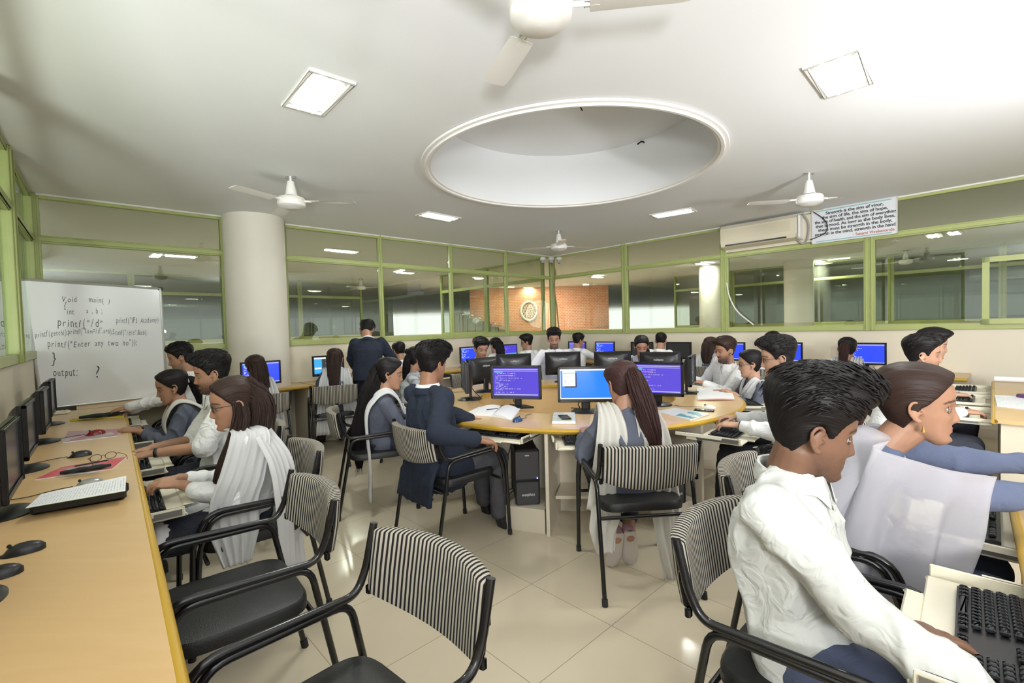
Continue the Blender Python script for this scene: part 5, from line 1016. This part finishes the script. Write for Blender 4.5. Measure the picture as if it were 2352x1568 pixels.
sh = p['SH'][0]; el = p['EL'][0]; nb = p['nb']; o_ = -p['rt']
drape('dupatta', [nb+p['fw']*.05+f(0, 0, .035), sh+f(0, 0, .065), sh*.5+el*.5+o_*.055+f(0, 0, .01), el+o_*.05, el+o_*.05-f(0, 0, .14), el*.95+o_*.06-f(0, 0, .26)], [f(0, 1, 0)]*6, [.10, .17, .19, .20, .20, .12], 5, .014, CL['wdup'], p['root'], 1, mw=60)
drape('dupatta', [sh-p['fw']*.06+f(0, 0, .06), sh-p['fw']*.13+o_*.03-f(0, 0, .10), sh-p['fw']*.16+o_*.04-f(0, 0, .35), sh-p['fw']*.17+o_*.05-f(0, 0, .62), f(sh[0], sh[1], 0)-p['fw']*.17+o_*.05+f(0, 0, .22)], [p['fw']*.6+o_*.8]*5, [.16, .22, .24, .24, .20], 5, .018, CL['wdup'], p['root'], 2, mw=60)
chair(-1.42, 2.44, (-.76, -.65), 'striped armchair of the girl in glasses at the left counter')
# 2 bearded man, short sleeves
p = person((-1.95, 3.12), -DN, (-2.0, 3.12), 1.335, look=(-.86, -.50), wr=hands(KBL[1]+DN*.06, -DN, .75, .09, .04), skin='mid', hair='side', beard=2, tcol='white', q=2, short_sleeve=True, watch=(0, 'black'), pitch=-10, label='bearded man in short-sleeved white shirt at the left counter')
chair(-1.97, 3.14, -DN, 'striped armchair hidden behind the girl in glasses, under the bearded man')
# 3 ponytailed girl
p = person((-2.52, 3.78), -DN, (-2.68, 3.68), 1.19, look=(-.82, -.57), wr=hands(KBL[2]+DN*.02, -DN, .745, .06, .05), sex='f', skin='mid', hair='tied', top='kurta', tcol='grey', q=2, pitch=-12, watch=(1, 'black'), label='young woman in grey kurta and cream shawl at the left counter')
hp = p['hp']; locks('ponytail', [hp((0, -.08, .03)), hp((.02, -.13, .02)), hp((.03, -.15, -.06)), hp((.03, -.14, -.18))], [.02, .035, .04, .02], [.02, .03, .035, .015], p['root'], 'black', 2, 60)
b = MB(); c = hp((0, -.105, .03)); b.tube([c-p['fw']*.012, c+p['fw']*.012], [.026, .026], 14); b.build('hair_tie', mat('pearl_tie', (.5, .48, .45), .4), p['root'])
shoulder_dupatta(p, CL['cream'], .4, .15, front=.36)
chair(-2.55, 3.80, -DN, 'striped armchair under the ponytailed girl at the left counter')
# 4 man reaching
p = person((-3.13, 4.46), -DN, (-3.14, 4.45), 1.385, look=(-.88, -.48), wr=(onz(268, 945, .80), (*(KBL[3]+DN*.0), .75)), skin='mid', hair='short', beard=1, tcol='white', q=1, pitch=-14, label='young man in white shirt reaching across the left counter beside the whiteboard')
chair(-3.15, 4.48, -DN, 'striped armchair under the man reaching beside the whiteboard')
# 5 girl by the column
p = person((-2.78, 5.06), -NL, (-2.80, 5.10), 1.225, sex='f', hair='tied', hcol='brown', top='kurta', tcol='grey', q=0, look=(-.75, .66), label='young woman seen from behind with long dark hair in front of the round column')
hp = p['hp']; locks('long_hair', [hp((0, -.03, .09)), hp((0, -.10, .02)), hp((0, -.115, -.1)), hp((.01, -.12, -.22)), hp((.0, -.13, -.34))], [.06, .08, .08, .07, .03], [.04, .04, .04, .035, .02], p['root'], 'brown', 9, 40)
shoulder_dupatta(p, CL['wdup'], .62, .12, front=.3, out=.05)
chair(-2.80, 5.08, -NL, 'striped armchair in front of the round column')
put_monitor('plain', WL(6.12, .70), NL, 'monitor partly hidden by the girl seated in front of the round column', 'monitors on the back left counter')
# 6 girl with wide monitor
p = person((-2.23, 5.80), unit(f(-.45, .89)), (-2.19, 5.80), 1.25, sex='f', hair='tied', hcol='brown', top='kurta', tcol='grey', q=1, wr=(None, None), look=(-.2, .98), label='long-haired woman seen from behind at the wide monitor on the back left counter')
hp = p['hp']; locks('long_hair', [hp((0, -.03, .09)), hp((0, -.10, .02)), hp((0, -.11, -.1)), hp((.0, -.12, -.25)), hp((.03, -.14, -.42))], [.06, .078, .07, .06, .025], [.04, .04, .04, .035, .02], p['root'], 'brown', 4, 90)
shoulder_dupatta(p, CL['wdup'], .75, .12, front=.3, out=.07)
chair(-2.23, 5.78, unit(f(-.45, .89)), 'striped armchair of the girl at the wide monitor')
# 7 standing man
p = person((-1.86, 6.05), unit(f(-.2, .98)), (-1.93, 6.28), 1.60, legs='stand', zhip=.93, hair='short', top='suit', tcol='navy', q=1, look=(-.1, 1), pitch=-40, wr=((-2.2, 6.5, .95), (-1.62, 6.55, .98)), seat=False, label='standing man in a dark suit seen from behind', lean=(0.02, -.13, -.13))
# 8 man at back left
p = person((-1.66, 6.85), -NL, (-1.66, 6.87), 1.285, hair='crop', tcol='white', q=0, thick=1.6, label='man in white shirt seen from behind just right of the standing man')
chair(-1.64, 6.85, -NL, 'striped armchair under the man just right of the standing man')
chair(*WL(2.55, 1.25)[:2], unit(f(-.9, .35)), 'empty striped armchair behind the girl with the hair bun')
# 12 girl with plaid shawl
p = person((-1.16, 5.42), unit(f(1, .1)), (-1.10, 5.40), 1.255, sex='f', hair='tied', top='kurta', tcol='plaid', q=0, look=(.9, .5), wr=(None, onz(1012, 902, .80)), label='woman in pale plaid shawl with a hair bun behind the suited man')
hp = p['hp']; b = MB(); ell(b, hp((-.0, -.12, .075)), f(.035, 0, 0), f(0, .03, 0), f(0, 0, .032)); b.build('hair_bun', M_HAIR['black'], p['root']); locks('long_hair', [hp((0, -.03, .08)), hp((0, -.10, .0)), hp((0, -.11, -.12)), hp((.0, -.11, -.26))], [.05, .07, .06, .03], [.04, .04, .04, .02], p['root'], 'black', 8, 30)
chair(-1.18, 5.42, unit(f(1, .1)), 'striped armchair under the girl in the plaid shawl')
# 10 girl with straight very long hair
fc_ = unit(f(.93, .36)); p = person((-1.14, 3.93), fc_, (-1.02, 3.90), 1.225, sex='f', hair='tied', top='kurta', tcol='grey', q=1, look=(.97, .25), wr=((-.80, 4.12, .74), (-.78, 3.98, .74)), skin='mid', label='woman in profile with straight black waist-length hair left of the ring table')
hp = p['hp']; locks('long_hair', [hp((0, -.05, .07)), hp((0, -.10, .03)), hp((0.02, -.13, -.08)), hp((.03, -.16, -.28)), hp((.04, -.18, -.5)), hp((.05, -.16, -.75))], [.04, .05, .06, .07, .07, .02], [.03, .035, .04, .04, .035, .015], p['root'], 'black', 6, 80, sidev=p['fw'])
shoulder_dupatta(p, CL['wdup'], .55, .16, front=.1, out=.02, sides=(1,), drop2=.30)
b = MB(); c = hp((.0, -.075, .085)); b.tube([c+[-.03, 0, 0], c+[.03, 0, .0]], .010, 8); b.build('hair_clip', M_WHITE, p['root'])
chair(-1.16, 3.92, fc_, 'striped armchair seen edge-on under the girl with waist-length black hair')
# 11 man in navy suit
fs = unit(f(.74, .67)); p = person((-.50, 3.22), fs, (-.545, 3.20), 1.345, hair='pouf', top='suit', tcol='navy', bcol='trouser_grey', q=2, skin='tan', beard=1, look=(.62, .78), wr=((-.30, 3.60, .74), onz(1098, 1010, .765)), label='seated man in navy suit jacket seen from behind', pole=(0, .5), swidth=.215, feet=((-.25, 3.62, .10), (-.13, 3.36, .10)), pitch=-8, thick=.95)
chair(-.44, 3.26, fs, 'striped armchair carrying the man in the navy suit')
# 13 man facing camera
p = person((-.44, 6.22), -rdir((-.44, 6.22))*-1, (-.40, 6.10), 1.315, hair='side', tcol='white', q=1, beard=1, look=(.45, -.9), pitch=-14, label='man in white shirt facing the camera behind the left ring-table monitors')
chair(-.46, 6.24, rdir((-.44, 6.22)), 'striped armchair under the man facing the camera at the left of the ring table')
# 14 girl behind him
p = person((-.30, 8.3), -NL, (-.30, 8.3), 1.27, sex='f', hair='tied', top='kurta', tcol='white', q=0, label='young woman with long black hair seen from behind at the back left counter')
hp = p['hp']; locks('long_hair', [hp((0, -.03, .09)), hp((0, -.10, .02)), hp((0, -.115, -.1)), hp((.0, -.13, -.3))], [.06, .085, .09, .06], [.04, .05, .05, .03], p['root'], 'black', 11, 30)
chair(-.28, 8.28, -NL, 'striped armchair under the long-haired girl at the back left counter')
# 15
p = person((.26, 8.4), -NL, (.26, 8.4), 1.30, hair='messy', tcol='white', q=0, look=(-.95, .1), specs=True, label='man in white shirt with messy hair turned left near the room corner'); chair(.28, 8.38, -NL, 'striped armchair under the messy-haired man near the room corner')
# 16
p = person((.58, 6.58), (0, -1), (.58, 6.50), 1.405, hair='pouf', tcol='white', q=1, beard=2, skin='mid', look=(-.05, -1), pitch=-12, wr=((.72, 6.2, .76), (.18, 6.15, .79)), label='bearded man in white shirt facing the camera behind the far monitors', thick=.9)
chair(.58, 6.62, (0, -1), 'striped armchair under the bearded man facing the camera')
# 17
p = person((1.17, 8.45), -NR, (1.20, 8.48), 1.305, hair='short', tcol='white', q=0, look=(.9, .45), wr=(None, (1.75, 8.75, .82)), label='man in white shirt seen from behind right of the room corner'); chair(1.15, 8.42, -NR, 'striped armchair under the man right of the room corner')
# 18
p = person((1.70, 6.2), (-.35, -.93), (1.68, 6.1), 1.29, sex='f', hair='tied', top='kurta', tcol='grey', q=1, skin='mid', look=(-.2, -.98), pitch=-22, label='woman in cream shawl facing the camera and looking down'); neck_dupatta(p, CL['cream'], 3)
hp = p['hp']; locks('ponytail', [hp((0, -.08, .02)), hp((-.04, -.11, -.03)), hp((-.07, -.07, -.12)), hp((-.07, -.03, -.2))], [.025, .035, .035, .015], [.02, .03, .03, .012], p['root'], 'black', 2, 30)
chair(1.72, 6.24, (-.35, -.93), 'striped armchair under the girl facing the camera')
# 19
p = person(WR(3.17, 1.04)[:2], -NR, WR(3.17, 1.02)[:2], 1.31, hair='crop', tcol='white', q=0, look=(.5, .86), specs=True, label='short-haired man in white shirt seen from behind at the back right counter'); chair(*WR(3.17, 1.06)[:2], -NR, 'striped armchair under the short-haired man at the back right counter')
# 20
p = person(WR(3.95, 1.0)[:2], -NR, WR(3.95, 1.0)[:2], 1.225, sex='f', hair='tied', hcol='brown', top='kurta', tcol='grey', q=0, label='young woman with wavy shoulder-length hair seen from behind at the back right counter')
hp = p['hp']; locks('long_hair', [hp((0, -.03, .09)), hp((0, -.10, .02)), hp((0, -.115, -.1)), hp((.0, -.12, -.24))], [.06, .08, .085, .05], [.04, .045, .045, .025], p['root'], 'brown', 13, 30); shoulder_dupatta(p, CL['wdup'], .4, .12)
chair(*WR(3.95, 1.04)[:2], -NR, 'striped armchair under the girl with shoulder-length hair')
# 24
p = person(WR(4.78, 1.02)[:2], -NR, WR(4.78, 1.0)[:2], 1.29, hair='short', tcol='white', q=0, label='man in white shirt whose dark hair shows above the bespectacled man'); chair(*WR(4.78, 1.06)[:2], -NR, 'striped armchair hidden behind the bespectacled man')
# 25
p = person(WR(5.60, 1.02)[:2], -NR, WR(5.60, 1.0)[:2], 1.215, sex='f', hair='tied', hcol='black', top='kurta', tcol='grey', q=1, look=(.75, .66), wr=(None, onz(2022, 858, .80)), label='young woman with a ponytail in grey kurta seen from behind at the right counter')
hp = p['hp']; locks('ponytail', [hp((0, -.085, .055)), hp((0, -.13, .03)), hp((0, -.15, -.06)), hp((.0, -.15, -.16)), hp((0, -.15, -.26))], [.025, .045, .045, .035, .015], [.02, .035, .035, .03, .012], p['root'], 'maroon', 2, 60)
shoulder_dupatta(p, CL['wdup'], .60, .13, front=.3, out=.03); chair(*WR(5.60, 1.06)[:2], -NR, 'striped armchair of the ponytailed girl at the right counter')
# 21 reading man
p = person((2.36, 5.22), unit(f(-.9, -.3)), (2.32, 5.12), 1.265, hair='side', hcol='brown', tcol='white', q=1, beard=2, skin='mid', look=(-.99, -.1), pitch=-6, wr=((2.02, 4.98, .80), (1.98, 5.50, .79)), label='moustached man in white shirt facing left with papers at the right of the ring table')
chair(2.38, 5.24, unit(f(-.9, -.3)), 'striped armchair under the man with papers at the ring table')
# 22 girl with glasses
p = person((2.42, 4.62), unit(f(-.96, .05)), (2.30, 4.55), 1.165, sex='f', hair='tied', top='kurta', tcol='grey', q=1, skin='light', look=(-.93, .36), specs=True, pitch=-6, wr=((2.12, 4.48, .745), (2.08, 4.66, .745)), label='woman in glasses and white shawl in profile right of the ring table'); neck_dupatta(p, CL['wdup'], 5)
chair(2.45, 4.62, unit(f(-.96, .05)), 'striped armchair under the girl in glasses at the ring table')
# 23 bespectacled man
p = person((1.90, 3.18), unit(f(-.88, .47)), (1.82, 3.22), 1.325, hair='side', tcol='white', q=2, skin='light', look=(-.93, .40), specs=True, pitch=-8, wr=((1.50, 3.12, .75), (1.62, 3.40, .75)), watch=(0, 'black'), label='bespectacled man in white shirt in profile typing at the right of the ring table', feet=((1.52, 3.42, .10), (1.62, 3.52, .10)))
chair(1.92, 3.16, unit(f(-.88, .47)), 'striped armchair under the bespectacled man in white')
# 26, 27 right counter
p = person((2.86, 3.56), RN, (3.02, 3.45), 1.30, hair='side', tcol='white', q=1, skin='mid', beard=1, look=(.84, -.54), pitch=-2, wr=((3.30, 3.62, .75), (3.22, 3.36, .75)), label='moustached man in white shirt in profile at the right counter, nearer of two men')
b = MB(); nb, fw, up = p['nb'], p['fw'], p['up']; b.tube([nb+fw*.09-up*.02, nb+fw*.14-up*.14, nb+fw*.15-up*.3], [.012, .022, .028], 10); b.build('necktie', CL['maroonchk'], p['root']); chair(2.88, 3.58, RN, 'striped armchair of the nearer man at the right counter')
p = person((3.56, 4.30), RN, (3.76, 4.20), 1.32, hair='side', tcol='white', q=0, skin='light', look=(.84, -.54), wr=((4.05, 4.5, .75), (3.85, 4.1, .75)), label='man in white shirt in profile at the right counter, farther of two men'); chair(3.58, 4.32, RN, 'striped armchair of the farther man at the right counter')
# 31 long-haired girl in the middle
p = person((.67, 2.76), unit(f(-.06, 1)), (.655, 2.84), 1.225, sex='f', hair='tied', hcol='maroon', top='kurta', tcol='grey', bcol='trouser', q=2, skin='mid', look=(-.35, .94), wr=((.46, 3.06, .74), (.66, 3.10, .74)), pitch=-12, label='woman in grey kurta with long reddish-brown hair seen from behind, mid-room', feet=((.58, 2.72, .20), (.66, 2.74, .20)), shoe=(.55, .30, .33), hem=.24)
hp = p['hp']; locks('long_hair', [hp((0, -.07, .085)), hp((0.005, -.125, .04)), hp((.02, -.145, -.06)), hp((.04, -.15, -.18)), hp((.06, -.15, -.30)), hp((.075, -.14, -.42))], [.022, .046, .054, .056, .046, .018], [.02, .036, .042, .044, .038, .016], p['root'], 'maroon', 7, 200, wave=.008)
b = MB(); ell(b, hp((0, -.122, .06)), f(.016, 0, 0), f(0, .01, 0), f(0, 0, .012)); b.build('hair_clip', mat('silver_clip', (.5, .5, .52), .25, metal=.8), p['root'])
shoulder_dupatta(p, CL['cream'], .58, .145, front=.3, out=.06, drop2=.0, seed=1)
c0 = p['nb']; 
for s, L2, w2 in ((-1, .27, .13), (1, .50, .13)):
    q0 = c0+p['rt']*s*.16-p['fw']*.16+f(0, 0, -.50); drape('dupatta_end', [q0+f(0, .03, .05), q0+f(s*.01, -.02, -.04), q0+f(s*.03, -.035, -L2*.5), q0+f(s*(.06 if s > 0 else .02), -.03, -L2)], [p['rt']]*4, [w2*.9, w2*1.3, w2*1.2, w2*.8], 3, .02, CL['cream'], p['root'], s+4)
chair(.68, 2.72, unit(f(-.08, 1)), 'striped armchair of the long-haired girl in the middle of the room')
# 29 girl with sheer shawl
p = person((1.28, 1.86), unit(f(.80, -.60)), (1.455, 1.685), 1.275, sex='f', hair='tied', hcol='brown', top='kurta', tcol='blue', bcol='trouser_blue', q=2, skin='mid', look=(.84, -.54), pitch=-2, hs=1.09, wr=((1.98, 1.62, .90), (1.86, 1.42, .86)), label='young woman in blue-grey kurta and sheer white shawl leaning to the right edge', lean=(0.02, -.10, -.155), handdir=((1, -.1, -.2), (1, -.2, -.2)), thick=1.15)
hp = p['hp']; locks('ponytail', [hp((0, -.085, .05)), hp((0, -.135, .045)), hp((0, -.175, -.02)), hp((.01, -.20, -.12)), hp((.01, -.205, -.24))], [.028, .05, .052, .045, .02], [.024, .045, .045, .04, .018], p['root'], 'maroon', 12, 160)
b = MB(); c = hp((0, -.112, .052)); b.tube([c-p['fw']*.01, c+p['fw']*.012], [.030, .032], 16); b.build('hair_tie', M_RUB, p['root'])
b = MB(); c = hp((.078, .004, -.05)); b.tube([c, c-f(0, 0, .012), c-f(0, 0, .022)], [.002, .003, .007], 8); b.build('earring', mat('gold', (.6, .4, .1), .3, metal=.9), p['root'])
SHd, ELd = p['SH'][1], p['EL'][1]; rt, fw, up = p['rt'], p['fw'], p['up']; nb = p['nb']; out = rt
top = [nb-rt*.10-fw*.11-up*.06, nb-rt*.03-fw*.085+up*.02, nb+rt*.05-fw*.08+up*.07, nb+rt*.11-fw*.0+up*.075, SHd+rt*.075+f(0, 0, .11), SHd*.6+ELd*.4+rt*.075+f(0, 0, .10), SHd*.2+ELd*.8+rt*.08+f(0, 0, .10), ELd*.7+p['WR'][1]*.3+rt*.075+f(0, 0, .09)]
bot = [f(-.10, -.22, .45), f(.02, -.235, .43), f(.12, -.22, .42), f(.20, -.16, .42), f(.25, -.03, .43), f(.26, .10, .45), f(.255, .22, .47), f(.25, .34, .50)]
T2 = catmull(top, 16); B2 = catmull(bot, 16); nT = len(T2); G = []; mid0 = p['spine'](.55)
for i in range(nT):
    s = i/(nT-1); col_ = []; t0, b0 = T2[i], B2[i]; mid = t0*.48+b0*.52; o2 = mid-mid0; o2[2] = 0; dist = np.linalg.norm(o2); need = .235 if s < .75 else .0
    push = unit(o2)*max(0, need-dist)
    for j in range(44):
        v_ = j/43; fold = .017*math.sin(s*30+v_*2.5+math.sin(v_*5))*min(1, v_*2+.1)+.009*math.sin(s*67+1+v_)*v_; nrm = unit(o2)
        col_.append(t0*(1-v_)+b0*v_+push*1.25*(4*v_*(1-v_))**.6+nrm*fold)
    G.append(col_)
b = MB(); b.grid(G); o = b.build('shawl', CL['sheer'], p['root'], sharp=0); s_ = o.modifiers.new('t', 'SOLIDIFY'); s_.thickness = .0015
drape('shawl_fold', [nb-rt*.10-fw*.10-up*.2, nb-rt*.09-fw*.07+up*.0, nb-rt*.08+up*.03, nb-rt*.075+fw*.10-up*.08, nb-rt*.06+fw*.15-up*.25, nb-rt*.05+fw*.15-up*.42], [rt]*6, [.14, .11, .10, .11, .12, .13], 4, .012, CL['sheer'], p['root'], 6)
chair(1.24, 1.88, unit(f(.78, -.62)), 'striped armchair of the girl with the sheer shawl')
# 30 front man in white
p = person((.82, 1.32), RN, (.805, 1.265), 1.292, hair='pouf', tcol='offwhite', bcol='trouser_blue', q=2, skin='dark', beard=1, look=(.97, -.22), pitch=-12, wr=(onz(2045, 1440, .735), (1.0, .86, .62)), pole=(0, -.9), label='front man in off-white shirt with thick black hair, lower right', lean=(0, -.055, -.125), handdir=((1, -.05, -.05), (.8, -.5, -.1)), curl=(10, 16, 12), hs=1.05, thick=1.1)
chair(.85, 1.295, RN, 'striped armchair of the front man in off-white, lower right')
SC.cycles.transparent_max_bounces = 24; SC.cycles.max_bounces = 6; SC.cycles.diffuse_bounces = 3; SC.cycles.glossy_bounces = 3; SC.cycles.sample_clamp_indirect = 6
